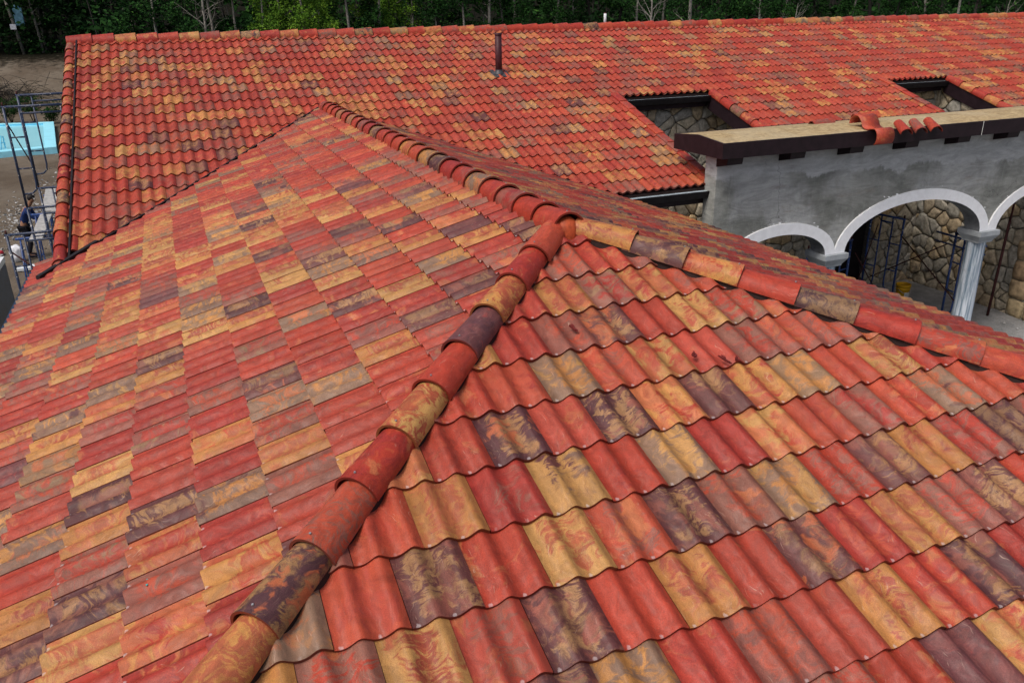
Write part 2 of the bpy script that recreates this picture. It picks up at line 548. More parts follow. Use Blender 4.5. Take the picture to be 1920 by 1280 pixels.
def pal(code, r):
    """three colours and two amounts for a tile type"""
    c = r.choice
    if code == 'R':
        a = c(RED)
        return a, c(RED + BRN[:1]), c(ORG), r.uniform(.2, .55), r.uniform(.05, .40)
    if code == 'O':
        return c(ORG), c(RED), c(TAN), r.uniform(.35, .6), r.uniform(.35, .6)
    if code == 'Y':
        return c(TAN), c([(0.30, 0.062, 0.030), (0.27, 0.055, 0.03), (.33, .09, .04)]), c(ORG), r.uniform(.46, .62), r.uniform(.2, .45)
    if code == 'Q':
        return c(TAN), c(PUR), c(OLI), r.uniform(.42, .55), r.uniform(.25, .4)
    if code == 'D':
        return c(PUR), c([(.27, .145, .06), (.20, .115, .058), (.30, .17, .075)]), c(ORG[1:] + BRN), r.uniform(.44, .58), r.uniform(.26, .44)
    if code == 'P':
        return (0.095, 0.036, 0.040), (0.14, 0.048, 0.046), (0.26, 0.05, 0.042), .5, r.uniform(.1, .35)
    if code == 'G':
        return c(OLI), c(TAN + ORG), c(TAN + PUR[:1]), r.uniform(.42, .6), r.uniform(.3, .45)
    return c(BRN), c(RED), c(ORG + BRN + OLI[:1]), r.uniform(.45, .7), r.uniform(.25, .45)    # 'M'


WEIGHTS = 'R' * 50 + 'M' * 17 + 'O' * 9 + 'Y' * 11 + 'G' * 7 + 'D' * 6


def code_dict(txt):
    d = {}
    for a, b, c in re.findall(r'(-?\d+),(-?\d+)([A-Z])', txt):
        d[(int(a), int(b))] = c
    return d


FRONT_CODES = code_dict('''1,2M 1,3R 2,0R 2,1Y 2,2M 2,3O 2,4R 3,0R 3,1M 3,2D 3,3R 3,4Y 3,5M 4,-1R 4,0G 4,1R 4,2O 4,3R 4,5M 4,6M 5,-3O 5,-2R 5,-1D 5,0R 5,1D 5,2O 5,3D 5,4O 5,5G 5,6R 5,7Y 6,-4R 6,-3Y 6,-2R 6,-1Q 6,0R 6,1G 6,2R 6,3O 6,4R 6,5M 6,6R 6,7G 6,8R 7,-5G 7,-4R 7,-3D 7,-2R 7,-1Y 7,0R 7,1D 7,2M 7,3G 7,4R 7,5D 7,6Y 7,7M 7,8D 8,-6Y 8,-5M 8,-4Y 8,-3R 8,-2D 8,-1R 8,0Y 8,1R 8,2D 8,3R 8,4Y 8,5M 8,6D 9,-1G 9,0R 9,1M 9,2R 9,3Y 9,4R 9,5D 9,6R 10,2R 10,3P 10,4O''')
LEFT_CODES = code_dict('''0,-1D 1,-4O 1,-3P 1,-2Y 1,-1R 2,-11P 2,-10Y 2,-5D 2,-3Y 2,-2R 2,-1G 2,0R 2,1D 3,-13R 3,-7D 3,-5Y 3,-1Y 3,0R 3,1D 4,-14Y 4,-5D 4,-3Y 4,-2R 4,-1D 4,0R 4,1M 4,2Y 4,3R 5,-12D 5,-10Y 5,-8D 5,-6Y 5,-5Y 5,-2G 5,0R 5,2G 5,3R 6,-11Y 6,-9G 6,-8Y 6,-4D 6,-2R 7,-9O 7,-7M 7,-4Y 7,-3R 7,2O 7,3R 7,4G 7,5R 7,6O 8,-16G 8,-12Y 8,-8P 8,-6R 8,-5Y 8,1M 8,2R 8,3R 8,4D 8,5O 8,6M 8,7O 9,-14G 9,-12D 9,-8Y 9,-6G 9,-5R 9,-4R 9,-3G 9,0R 9,1Y 9,2D 9,3Y 9,4M 9,5D 9,6Y 10,-17Y 10,-15O 10,-12M 10,-11G 10,-9G 10,-5Y 10,-1Y 10,0G 10,1M 10,2R 10,3G 10,4R 10,5Y 11,-12Y 11,-9Y 11,-2M 11,-1P 12,-16D''')


def set_tile_attrs(me, faces_par):
    """faces_par: list over faces of (A,B,C,(a1,a2,seed),nub)"""
    for nm, k in (('cola', 0), ('colb', 1), ('colc', 2)):
        at = me.attributes.new(nm, 'FLOAT_COLOR', 'FACE')
        buf = []
        for p in faces_par:
            buf += [*p[k], 1.0]
        at.data.foreach_set('color', buf)
    at = me.attributes.new('par', 'FLOAT_VECTOR', 'FACE')
    buf = []
    for p in faces_par:
        buf += list(p[3])
    at.data.foreach_set('vector', buf)
    at = me.attributes.new('glint', 'FLOAT', 'FACE')
    at.data.foreach_set('value', [p[4] for p in faces_par])


def prof(t):
    ph = 2 * math.pi * (2 * t - 0.68)
    return 0.038 * (0.5 + 0.5 * math.cos(ph + 0.30 * math.sin(ph))) ** 0.95


TH = 0.020


def tile_slope(name, O, er, eu, rows, seam, a0, a1, clips, seed, parent, codes=None, N=16, gauge=GV, weights=WEIGHTS, glint=1.0, jit=1.0, TH=TH, soft=0.10):
    """rows = list of (n, b); seam(n) -> phase; clips = list of convex regions, each a list of (point, normal) to keep"""
    er = Vector(er).normalized()
    eu = Vector(eu).normalized()
    nn = er.cross(eu)
    O = Vector(O)
    V, F, UV, PAR, SM = [], [], [], [], []
    r = random.Random(seed)

    def P(a, b, h):
        return O + er * a + eu * b + nn * h
    for n, b0 in rows:
        ph = seam(n)
        m0 = math.floor((a0 - ph) / TW)
        m1 = math.ceil((a1 - ph) / TW)
        for m in range(m0, m1 + 1):
            rr = random.Random(seed * 7919 + n * 131 + m * 17)
            code = (codes or {}).get((n, m)) or rr.choice(weights)
            A, B, C, p1, p2 = pal(code, rr)
            k = rr.uniform(0.80, 1.02)
            A, B, C = [tuple(x * k * (1 - soft) + m_ * soft for x, m_ in zip(q, (.32, .06, .028))) for q in (A, B, C)]
            sd = rr.uniform(0, 40)
            par = (A, B, C, (p1, p2, sd), glint * (1.0 if rr.random() < .8 else 0.3))
            ax = ph + (m - 1) * TW + rr.uniform(-.0012, .0012) * jit
            dz0, dz1 = rr.uniform(-.0018, .0022) * jit, rr.uniform(-.001, .001) * jit
            db = rr.uniform(-.0035, .0035) * jit
            sk = rr.uniform(-.003, .003) * jit
            mid = P(ax + TW / 2, b0 + gauge / 2, 0)
            ok = False
            for reg in clips:
                if all((mid - Vector(q)).dot(Vector(w)) > -0.42 for q, w in reg):
                    ok = True
            if not ok:
                continue
            bt = b0 + db
            top = gauge + 0.03
            base = len(V)
            bs = (0.004, 0.0, 0.0)
            for i in range(N + 1):
                t = i / N
                a = ax + 0.0012 + t * (TW - 0.0024)
                h = prof(t) + 0.0045 * t
                sb = sk * (t - .5)
                hb = h + 2 * TH + dz0
                ht = h + TH + dz1 - (0.03 / gauge) * TH
                V.append(P(a, b0 + top, ht))
                V.append(P(a, bt + sb + 0.005, hb - 0.0006))
                V.append(P(a, bt + sb + 0.0, hb - 0.003))
                V.append(P(a, bt + sb + 0.0, hb - 0.003))
                V.append(P(a, bt + sb + 0.002, h + 0.011 + dz0))
            for i in range(N):
                t0, t1 = i / N * TW, (i + 1) / N * TW
                q = base + i * 5
                F.append((q + 0, q + 1, q + 6, q + 5))
                UV.append(((t0, top), (t0, .004), (t1, .004), (t1, top)))
                F.append((q + 1, q + 2, q + 7, q + 6))
                UV.append(((t0, .004), (t0, 0), (t1, 0), (t1, .004)))
                F.append((q + 3, q + 4, q + 9, q + 8))
                UV.append(((t0, -.006), (t0, -.02), (t1, -.02), (t1, -.006)))
                SM += [True, True, False]
                PAR += [par] * 3
            q = base + N * 5
            k = len(V)
            V += [V[q].copy(), V[q + 1].copy(), V[q + 1] - nn * 0.014, V[q] - nn * 0.012]
            F.append((k, k + 3, k + 2, k + 1))
            UV.append(((TW, -.02),) * 4)
            SM.append(False)
            PAR.append(par)
    me = bpy.data.meshes.new(name)
    me.from_pydata(V, [], F)
    me.materials.append(M['tile'])
    uvl = me.uv_layers.new(name='UVMap')
    buf = []
    for q in UV:
        for x in q:
            buf += list(x)
    uvl.data.foreach_set('uv', buf)
    set_tile_attrs(me, PAR)
    me.polygons.foreach_set('use_smooth', SM)
    # clip to each convex region
    src = bmesh.new()
    src.from_mesh(me)
    outs = []
    for reg in clips:
        bm = src.copy()
        for q, w in reg:
            bmesh.ops.bisect_plane(bm, geom=bm.verts[:] + bm.edges[:] + bm.faces[:], dist=1e-6, plane_co=Vector(q), plane_no=Vector(w), clear_inner=True)
        outs.append(bm)
    acc = outs[0]
    if len(outs) > 1:
        for k in range(1, len(outs)):
            tmp = bpy.data.meshes.new('tmp')
            outs[k].to_mesh(tmp)
            acc.from_mesh(tmp)
    acc.to_mesh(me)
    me.update()
    o = bpy.data.objects.new(name, me)
    COL.objects.link(o)
    if parent:
        o.parent = parent
    return o


def barrel(name, p, axis, up, code, seed, parent, r0=0.105, r1=0.123, length=0.42, arc=98, nail=True, thick=0.013, sag=0.012):
    """half-round tile: p = point under the upper (small) end, axis = direction towards the big end"""
    ax = Vector(axis).normalized()
    upn = Vector(up)
    upn = (upn - ax * upn.dot(ax)).normalized()
    sd = ax.cross(upn)
    rr = random.Random(seed)
    A, B, C, p1, p2 = pal(code, rr)
    par = (A, B, C, (p1, p2, rr.uniform(0, 40)), 0.0)
    NA, NL = 20, 5
    V, F, UV, PAR, SM, MI = [], [], [], [], [], []
    tw = rr.uniform(-.008, .008)

    def pt(i, j, off=0.0):
        u = j / NL
        th = math.radians(-arc + 2 * arc * i / NA)
        R = r0 + (r1 - r0) * u + off
        R *= 1.0 + 0.012 * math.sin(th * 3 + seed)
        return Vector((math.sin(th) * R + tw * u, u * length, math.cos(th) * R + sag * u))
    for j in range(NL + 1):
        for i in range(NA + 1):
            V.append(pt(i, j))
    W = NA + 1
    k2 = len(V)
    for j in (0, NL):
        for i in range(NA + 1):
            V.append(pt(i, j, -thick))
    k3 = len(V)
    for i in range(NA + 1):
        V.append(pt(i, NL))
    for i in range(NA + 1):
        V.append(pt(i, NL, -thick))
    for i in range(NA + 1):
        V.append(pt(i, 0))
    for i in range(NA + 1):
        V.append(pt(i, 0, -thick))

    def uvp(i, j):
        th = (i / NA - .5) * 2 * math.radians(arc) * .115
        return (th + 0.5, (1 - j / NL) * length + 0.03)
    for j in range(NL):
        for i in range(NA):
            F.append((j * W + i, (j + 1) * W + i, (j + 1) * W + i + 1, j * W + i + 1))
            UV.append((uvp(i, j), uvp(i, j + 1), uvp(i + 1, j + 1), uvp(i + 1, j)))
            SM.append(True)
    for i in range(NA):
        F.append((k2 + i, k2 + i + 1, k2 + W + i + 1, k2 + W + i))
        UV.append(((0, -.02),) * 4)
        SM.append(True)
        F.append((k3 + i, k3 + W + i, k3 + W + i + 1, k3 + i + 1))
        UV.append(((0, -.02),) * 4)
        SM.append(False)
        F.append((k3 + 2 * W + i, k3 + 2 * W + i + 1, k3 + 3 * W + i + 1, k3 + 3 * W + i))
        UV.append(((0, -.02),) * 4)
        SM.append(False)
    MI = [0] * len(F)
    if nail:
        c = pt(NA // 2, NL) + Vector((0, -0.035, 0.001))
        k = len(V)
        for q in range(6):
            t = q * math.pi / 3
            V.append(c + Vector((math.cos(t) * .005, math.sin(t) * .005, 0.0035)))
        for q in range(6):
            t = q * math.pi / 3
            V.append(c + Vector((math.cos(t) * .006, math.sin(t) * .006, -0.002)))
        F.append(tuple(range(k, k + 6)))
        UV.append(((0, 0),) * 6)
        SM.append(False)
        MI.append(1)
        for q in range(6):
            F.append((k + q, k + 6 + q, k + 6 + (q + 1) % 6, k + (q + 1) % 6))
            UV.append(((0, 0),) * 4)
            SM.append(False)
            MI.append(1)
    me = bpy.data.meshes.new(name)
    me.from_pydata(V, [], F)
    me.materials.append(M['tile'])
    me.materials.append(M['nail'])
    me.polygons.foreach_set('material_index', MI)
    me.polygons.foreach_set('use_smooth', SM)
    uvl = me.uv_layers.new(name='UVMap')
    buf = []
    for q in UV:
        for x in q:
            buf += list(x)
    uvl.data.foreach_set('uv', buf)
    set_tile_attrs(me, [par] * len(F))
    me.update()
    o = bpy.data.objects.new(name, me)
    COL.objects.link(o)
    if parent:
        o.parent = parent
    # local x = side, y = axis, z = up
    sx = ax.cross(upn)
    mt = Matrix(((sx.x, ax.x, upn.x, p[0]), (sx.y, ax.y, upn.y, p[1]), (sx.z, ax.z, upn.z, p[2]), (0, 0, 0, 1)))
    o.matrix_local = mt
    return o


def cap_run(name, start, end, up, exposure, codes, seed, parent, big_at_end=True, lift=0.0, **k):
    """caps laid from start (upper / small ends) to end"""
    s, e = Vector(start), Vector(end)
    d = (e - s).normalized()
    L = (e - s).length
    n = max(1, int(round(L / exposure)))
    r = random.Random(seed)
    out = []
    for i in range(n):
        p = s + d * (i * exposure) + Vector(up) * lift
        c = codes[i] if i < len(codes) else r.choice('RRRRRRRMMOYGRD')
        out.append(barrel(name, p, d + Vector((r.uniform(-.006, .006), r.uniform(-.006, .006), r.uniform(-.004, .004))), up, c, seed * 100 + i, parent, **k))
    return out

# ================================================================ GROUND
def ground_z(x, y):
    z = GZ
    if y > 60:
        t = min(1, (y - 60) / 14)
        z += 3.9 * t * t * (3 - 2 * t)
    if y > 74:
        z += (y - 74) * 0.06 + max(0, y - 95) * 0.25
    z += 0.10 * mnoise.noise(Vector((x * .35, y * .35, 0))) + 0.03 * mnoise.noise(Vector((x * 1.7, y * 1.7, 3)))
    return z


def build_ground():
    xs = [-260, -180, -120, -90, -70] + [-55 + i * 1.5 for i in range(87)] + [90, 120, 180, 260]
    ys = [-150, -90, -50, -30] + [-20 + i * 1.2 for i in range(84)] + [88, 96, 105, 115, 130, 150, 200, 300]
    V = [(x, y, ground_z(x, y)) for y in ys for x in xs]
    w = len(xs)
    F = [(j * w + i, j * w + i + 1, (j + 1) * w + i + 1, (j + 1) * w + i) for j in range(len(ys) - 1) for i in range(w - 1)]
    tag(mesh_obj('ground', V, F, M['ground'], None, None, True), None, None, None, 'structure')


build_ground()

# ================================================================ HIP-ROOFED WING
wing = thing('hipped_wing', 'near hip-roofed wing of marbled tiles, its capped ridge running back into the long roof', 'building', (0, 0, 0))
gx = GV * CO
# roof slopes
rowsF = [(n, -(.738 + n) * GV) for n in range(-1, 13)]
tile_slope('roof_slope', (0, 0, 0), (1, 0, 0), (0, CO, SI), rowsF, lambda n: -0.6206 + (0 if n % 2 else .15), -4.6, 4.6,
           [[((0, 0, 0), (1, -1, 0)), ((0, 0, 0), (-1, -1, 0))]], 11, wing, FRONT_CODES, 20)
rowsL = [(n, -(.79 + n) * GV) for n in range(-1, 13)]
tile_slope('roof_slope', (0, 0, 0), (0, -1, 0), (CO, 0, SI), rowsL, lambda n: .135 + (.15 if n % 2 else 0), -9.4, 4.6,
           [[((0, 0, 0), (-1, 0, 0)), ((0, 0, 0), (-1, 1, 0)), ((0, LR - .035, 0), (1, -1, 0)), ((-3.86, 0, 0), (1, 0, 0))],
            [((-3.86, 0, 0), (-1, 0, 0)), ((0, 6.0, 0), (0, -1, 0)), ((0, 0, 0), (-1, 1, 0))]], 12, wing, LEFT_CODES, 16, TH=.026,
           weights='R' * 50 + 'M' * 22 + 'O' * 9 + 'Y' * 9 + 'G' * 9 + 'D' * 6)
tile_slope('roof_slope', (0, 0, 0), (0, 1, 0), (-CO, 0, SI), [(n, -(.79 + n) * GV) for n in range(-1, 13)], lambda n: .06 + (.15 if n % 2 else 0), -4.6, 9.4,
           [[((0, 0, 0), (1, 0, 0)), ((0, 0, 0), (1, 1, 0)), ((0, LR - .035, 0), (-1, -1, 0))]], 13, wing, None, 14,
           weights='R' * 40 + 'M' * 20 + 'O' * 14 + 'Y' * 12 + 'G' * 12 + 'D' * 9)
mb = MB()
u = -0.012
mb.add([(0, 0, u), (-EH, -EH, -S * EH + u), (EH, -EH, -S * EH + u)], [(0, 1, 2)])
mb.add([(0, 0, u), (0, LR, u), (-EH, LR - EH, -S * EH + u), (-EH, -EH, -S * EH + u)], [(0, 1, 2, 3)])
mb.add([(-3.86, 5.2, -S * 3.86 + u), (-3.86, 6.0, -S * 3.86 + u), (-EH, 6.0, -S * EH + u), (-EH, 4.9, -S * EH + u)], [(0, 1, 2, 3)])
mb.add([(0, 0, u), (EH, -EH, -S * EH + u), (EH, LR - EH, -S * EH + u), (0, LR, u)], [(0, 1, 2, 3)])
mb.build('roof_underlay', M['underlay'], wing)
# ridge and hip tiles
UPZ = (0, 0, 1)
RC = 0.026
cap_run('ridge_tile', (0, LR - .12, RC), (0, -.02, RC), UPZ, 0.3645, list('MRRRGRGRMRDRRRYRGDRRGRRRR'), 21, wing, r0=.108, r1=.127)
h1 = Vector((-1, -1, -S)).normalized()
n1 = Vector((0, 0, 1))
cap_run('ridge_tile', h1 * .10 + Vector((0, 0, .04)), h1 * 5.9 + Vector((0, 0, .04)), UPZ, 0.366, list('RRYPRYRMDYR' + 'RMRRO'), 22, wing, r0=.094, r1=.112, arc=90)
h2 = Vector((1, -1, -S)).normalized()
cap_run('ridge_tile', h2 * .12 + Vector((0, 0, .045)), h2 * 5.9 + Vector((0, 0, .045)), UPZ, 0.366, list('YDORDRMRD' + 'RRMRRR'), 23, wing, r0=.094, r1=.112, arc=90)
for d_, L_ in ((Vector((0, 1, 0)), LR - .1), (h1, 5.8), (h2, 5.8)):
    sd_ = d_.cross(Vector((0, 0, 1))).normalized()
    mb = MB()
    hw = .098
    mb.prism([sd_ * -hw + Vector((0, 0, -.03)), sd_ * hw + Vector((0, 0, -.03)), sd_ * hw * .9 + Vector((0, 0, .070)), Vector((0, 0, .10)), sd_ * -hw * .9 + Vector((0, 0, .070))], d_ * L_)
    mb.build('ridge_bedding', M['underlay'], wing)
# mortar plug closing the open ridge end
mb = MB()
mb.lathe([(0.0, .098), (.04, .092), (.075, .066), (.096, .025), (.1, -.02), (.1, -.08)], (0.0, -.085, .03), 0, 22)
mb.build('ridge_end_plug', M['plug'], wing)
# valley flashing, left and right, with its cut end standing clear
for sg in (-1, 1):
    d = Vector((sg, -1, -S)).normalized()
    L = (3.98 if sg < 0 else 3.7) * math.sqrt(2 + S * S)
    a = Vector((0, LR, 0.0))
    sdv = Vector((sg, 1, 0)).normalized()
    b = a + d * L
    mb = MB()
    for k0, k1, hh in ((0, L, .084 if sg < 0 else .07),):
        p = [a + sdv * -.012 + Vector((0, 0, .0)), a + sdv * .034 + Vector((0, 0, .0)), a + sdv * .034 + Vector((0, 0, hh - .01)), a + sdv * -.012 + Vector((0, 0, hh))]
        mb.prism(p, d * L)
    if sg < 0:
        q = a + d * (L - .8)
        mb.prism([q + sdv * -.02 + Vector((0, 0, .02)), q + sdv * .045 + Vector((0, 0, .02)), q + sdv * .045 + Vector((0, 0, .10)), q + sdv * -.02 + Vector((0, 0, .105))], d * .88)
    mb.build('valley_flashing', M['flash'], wing)
# gutter along the left eave, walls, soffit
ez = -S * EH
mb = MB()
mb.prism([(-4.10, -4.2, ez - .03), (-4.26, -4.2, ez - .02), (-4.27, -4.2, ez - .035), (-4.24, -4.2, ez - .14), (-4.10, -4.2, ez - .15)], (0, 10.2, 0))
mb.build('gutter', M['bluegutter'], wing)
mb = MB()
mb.prism([(4.10, -4.2, ez - .03), (4.12, -4.2, ez - .15), (4.0, -4.2, ez - .15), (4.0, -4.2, ez - .03)], (0, 9.2, 0))
mb.prism([(-4.1, -4.12, ez - .05), (4.1, -4.12, ez - .05), (4.1, -4.12, ez - .22), (-4.1, -4.12, ez - .22)], (0, .03, 0))
mb.box((-4.085, -4.08, ez - .17), (4.0, 4.9, ez - .15))
mb.build('fascia_board', M['fascia'], wing)
mb = MB()
mb.box((-3.6, -3.6, GZ - .3), (3.6, 6.2, ez - .16))
mb.build('wall', M['stucco'], wing)

# broken bits lying on the front slope
def on_front(x, y, h=.06):
    return Vector((x, y, S * y + h))
for i, (x, y, lx, ly, rz, lab) in enumerate(((-.423, -1.086, .018, .085, .35, 'dark red tile shard lying on the front slope below the ridge end'),
                                             (.15, -1.46, .05, .04, .8, 'crumpled dark red chip in a pan of the front slope, left of a curled sliver'),
                                             (.30, -1.545, .012, .11, .5, 'curled red sliver on a dark purple tile of the front slope'),
                                             (.375, -1.555, .045, .035, 1.2, 'small dark red crumb just right of the curled sliver on the front slope'))):
    mb = MB()
    r = random.Random(i + 5)
    mt = Matrix.Translation(on_front(x, y, .075 if i != 2 else .08)) @ Matrix.Rotation(rz, 4, 'Z') @ Matrix.Rotation(math.atan(S), 4, 'X')
    n = 9
    pts = []
    for k in range(n):
        t = 2 * math.pi * k / n
        q = r.uniform(.6, 1.0)
        pts.append(mt @ Vector((math.cos(t) * lx * .5 * q, math.sin(t) * ly * .5 * q, 0)))
    mb.prism(pts, (0.002, -.004, .011))
    pts = [p + (mt @ Vector((0, 0, 0)) - p) * .45 + Vector((.004, 0, .01)) for p in pts[:6]]
    mb.prism(pts, (0.0, .004, .012))
    o = mb.build('tile_shard', plain('shard_red_%d' % i, (.13, .02, .018), .6, 0, .4, 60))
    tag(o, lab, 'tile shard', 'bits of broken tile on the front slope')
# a turquoise leaf on the left slope
mb = MB()
p0 = Vector((-2.78, -1.735, -S * 2.78 + .075))
pts = [p0 + Vector((math.cos(t) * .009, math.sin(t) * .028 * (1 + .25 * math.cos(3 * t)), -.004 * math.sin(t))) for t in [k * math.pi / 6 for k in range(12)]]
mb.prism(pts, (0, 0, .002))
tag(mb.build('leaf', M['leafblue']), 'tiny turquoise leaf lying on a red tile of the left slope', 'leaf')

# ================================================================ LONG MAIN BUILDING
XL, XR = -3.78, 30.0
HM = S * (YM - LR)
YE, YH = 5.63, 8.89
HX = ((5.45, 7.5), (11.95, 13.78))
main = thing('long_tiled_building', 'long gabled building behind, its tiled roof notched twice over rubble stone walls', 'building', (0, 0, 0))


def mz(y):
    return S * (y - LR)


gm = .326 / CO
y_row = lambda i: 12.15 - .326 * i
ob = (YM - 0) / CO
Om = Vector((0, YM, HM))
rowsM = [(i, -(YM - y_row(i)) / CO) for i in range(0, 21)]
regs = []
yv = ((0, YM, 0), (0, -1, 0))
# left of the wing ridge, clipped by the left valley
regs.append([((XL, 0, 0), (1, 0, 0)), ((0, 0, 0), (-1, 0, 0)), ((0, LR + .03, 0), (-1, 1, 0)), yv])
# right of the wing ridge up to the first notch
regs.append([((0, 0, 0), (1, 0, 0)), ((5.3, 0, 0), (-1, 0, 0)), ((0, LR + .03, 0), (1, 1, 0)), yv])
cuts = [5.3, 5.3 + .15]
regs.append([((5.3, 0, 0), (1, 0, 0)), ((7.5 + .05, 0, 0), (-1, 0, 0)), ((0, YH - .03, 0), (0, 1, 0)), yv])
regs.append([((7.55, 0, 0), (1, 0, 0)), ((11.8, 0, 0), (-1, 0, 0)), yv])
regs.append([((11.8, 0, 0), (1, 0, 0)), ((13.83, 0, 0), (-1, 0, 0)), ((0, YH - .03, 0), (0, 1, 0)), yv])
regs.append([((13.83, 0, 0), (1, 0, 0)), ((XR, 0, 0), (-1, 0, 0)), yv])
tile_slope('roof_slope', Om, (1, 0, 0), (0, CO, SI), rowsM, lambda i: .1 + (.15 if i % 2 == 0 else 0), XL, XR, regs, 31, main, None, 12, gauge=gm, TH=.022,
           weights='R' * 52 + 'M' * 24 + 'O' * 11 + 'Y' * 6 + 'G' * 8 + 'D' * 4, glint=0.3, soft=.18)
# far slope (plain sheets of the same tiles) and underlay
tile_slope('roof_slope', (0, YM, HM), (-1, 0, 0), (0, -CO, SI), [(i, -(.15 + i) * gm) for i in range(0, 18)], lambda i: .15 * (i % 2), -XR, -XL,
           [[((XL, 0, 0), (1, 0, 0)), ((XR, 0, 0), (-1, 0, 0)), ((0, YM, 0), (0, 1, 0))]], 32, main, None, 6, gauge=gm, glint=0)
mb = MB()
u = -.012


def sheet(x0, x1, y0, y1):
    mb.prism([(x0, y0, mz(y0) + u), (x1, y0, mz(y0) + u), (x1, y1, mz(y1) + u), (x0, y1, mz(y1) + u)], (0, 0, -.06))


mb.prism([(XL, YM, HM + u), (XL, LR + XL + .2, mz(LR + XL + .2) + u), (-.2, LR - .0, u), (-.2, YM, HM + u)], (0, 0, -.06))
mb.prism([(-.2, YM, HM + u), (-.2, LR, u), (3.6, LR - 3.5, mz(LR - 3.5) + u), (5.3, YE, mz(YE) + u), (5.3, YM, HM + u)], (0, 0, -.06))
sheet(5.3, 7.55, YH, YM)
sheet(7.55, 11.8, YE, YM)
sheet(11.8, 13.83, YH, YM)
sheet(13.83, XR, YE, YM)
mb.prism([(XL, YM, HM + u), (XR, YM, HM + u), (XR, YM + 6.2, HM + u - S * 6.2), (XL, YM + 6.2, HM + u - S * 6.2)], (0, 0, -.06))
mb.build('roof_underlay', M['underlay'], main)
# ridge tiles (big ends to the right)
cap_run('ridge_tile', (XL - .12, YM, HM + .012), (XR, YM, HM + .012), UPZ, 0.366,
        list('RRYRRYMYDRYRMRDRGRYRYRMRRRRRDRR'), 33, main, r0=.112, r1=.142, nail=False, sag=.004)
# rake tiles on the left gable and along the right-hand side of each notch
dn = Vector((0, -CO, -SI))
cap_run('rake_tile', (XL - .06, YM - .05, HM - .03), Vector((XL - .06, YM - .05, HM)) + dn * 7.6, UPZ, gm, list('MRRORDRORDRYRMRRDROR'), 34, main, r0=.072, r1=.088, nail=False, arc=110)
for k, xx in enumerate((7.52, 13.80)):
    a = Vector((xx, YH - .02, mz(YH) - .01))
    cap_run('rake_tile', a, a + dn * 3.3, UPZ, gm, list(('RRDMRRRRRR', 'RORYRRRRRR')[k]), 35 + k, main, r0=.085, r1=.10, nail=False, arc=105)
# flat angle tiles down the left-hand side of each notch
for k, xx in enumerate((5.3, 11.8)):
    for i in range(10):
        r = random.Random(k * 50 + i)
        A, B, C, p1, p2 = pal(r.choice('RRRRMO'), r)
        b0 = Vector((xx, YH + .02 - i * .326, mz(YH + .02 - i * .326)))
        if b0.y < YE + .2:
            continue
        up = Vector((0, -SI, CO))
        zz = .045
        pr = [(-.02, .0), (-.02, .03 + zz), (.0, .045 + zz), (.12, .045 + zz), (.15, .03 + zz), (.155, -.10)]
        V, F = [], []
        for j, (dd, lift) in enumerate(((-.02, 0), (gm + .02, .014))):
            for (px_, ph) in pr:
                V.append(b0 + Vector((px_, 0, 0)) + up * (ph + lift) + dn * dd)
        n = len(pr)
        for q in range(n - 1):
            F.append((q, q + 1, n + q + 1, n + q))
        F.append(tuple(range(n)))
        F.append(tuple(range(n, 2 * n)))
        o = mesh_obj('rake_tile', V, F, M['tile'], main)
        uvl = o.data.uv_layers.new(name='UVMap')
        for li, lp in enumerate(o.data.loops):
            v = V[lp.vertex_index] - b0
            uvl.data[li].uv = (v.x + .3, (v.dot(dn)) + .05)
        set_tile_attrs(o.data, [(A, B, C, (p1, p2, r.uniform(0, 40)), 0)] * len(F))
# black strip between rake tiles and field
mb = MB()
a = Vector((XL + .035, YM - .1, mz(YM - .1) + .012))
mb.prism([a, a + Vector((.022, 0, 0)), a + Vector((.022, 0, .085)), a + Vector((0, 0, .085))], dn * 7.35)
mb.build('rake_flashing', M['flash'], main)


def gutter(name, x0, x1, y, z, mat, par):
    mb = MB()
    w = .13
    mb.prism([(x0, y + .02, z), (x0, y - w, z), (x0, y - w, z - .02), (x0, y - w + .025, z - .10), (x0, y + .02, z - .10)], (x1 - x0, 0, 0), 0)
    mb.prism([(x0, y - .0, z + .001), (x0, y - w + .018, z + .001), (x0, y - w + .018, z + .004), (x0, y, z + .004)], (x1 - x0, 0, 0), 1)  # thin pale strip paints the light falling on the gutter's top
    mb.prism([(x0, y - w + .015, z), (x0, y - w - .006, z), (x0, y - w - .006, z + .012), (x0, y - w + .015, z + .012)], (x1 - x0, 0, 0), 0)
    return mb.build(name, [mat, M['gutter_lit_top']], par)


gutter('gutter', 3.85, 5.32, YE - .0, mz(YE) - .055, M['flash'], main)
gutter('gutter', 7.7, 11.9, YE - .0, mz(YE) - .055, M['flash'], main)
gutter('gutter', 13.9, XR, YE - .0, mz(YE) - .055, M['flash'], main)
gutter('gutter', 5.55, 7.44, YH, mz(YH) - .055, M['flash'], main)
gutter('gutter', 12.03, 13.72, YH, mz(YH) - .055, M['flash'], main)
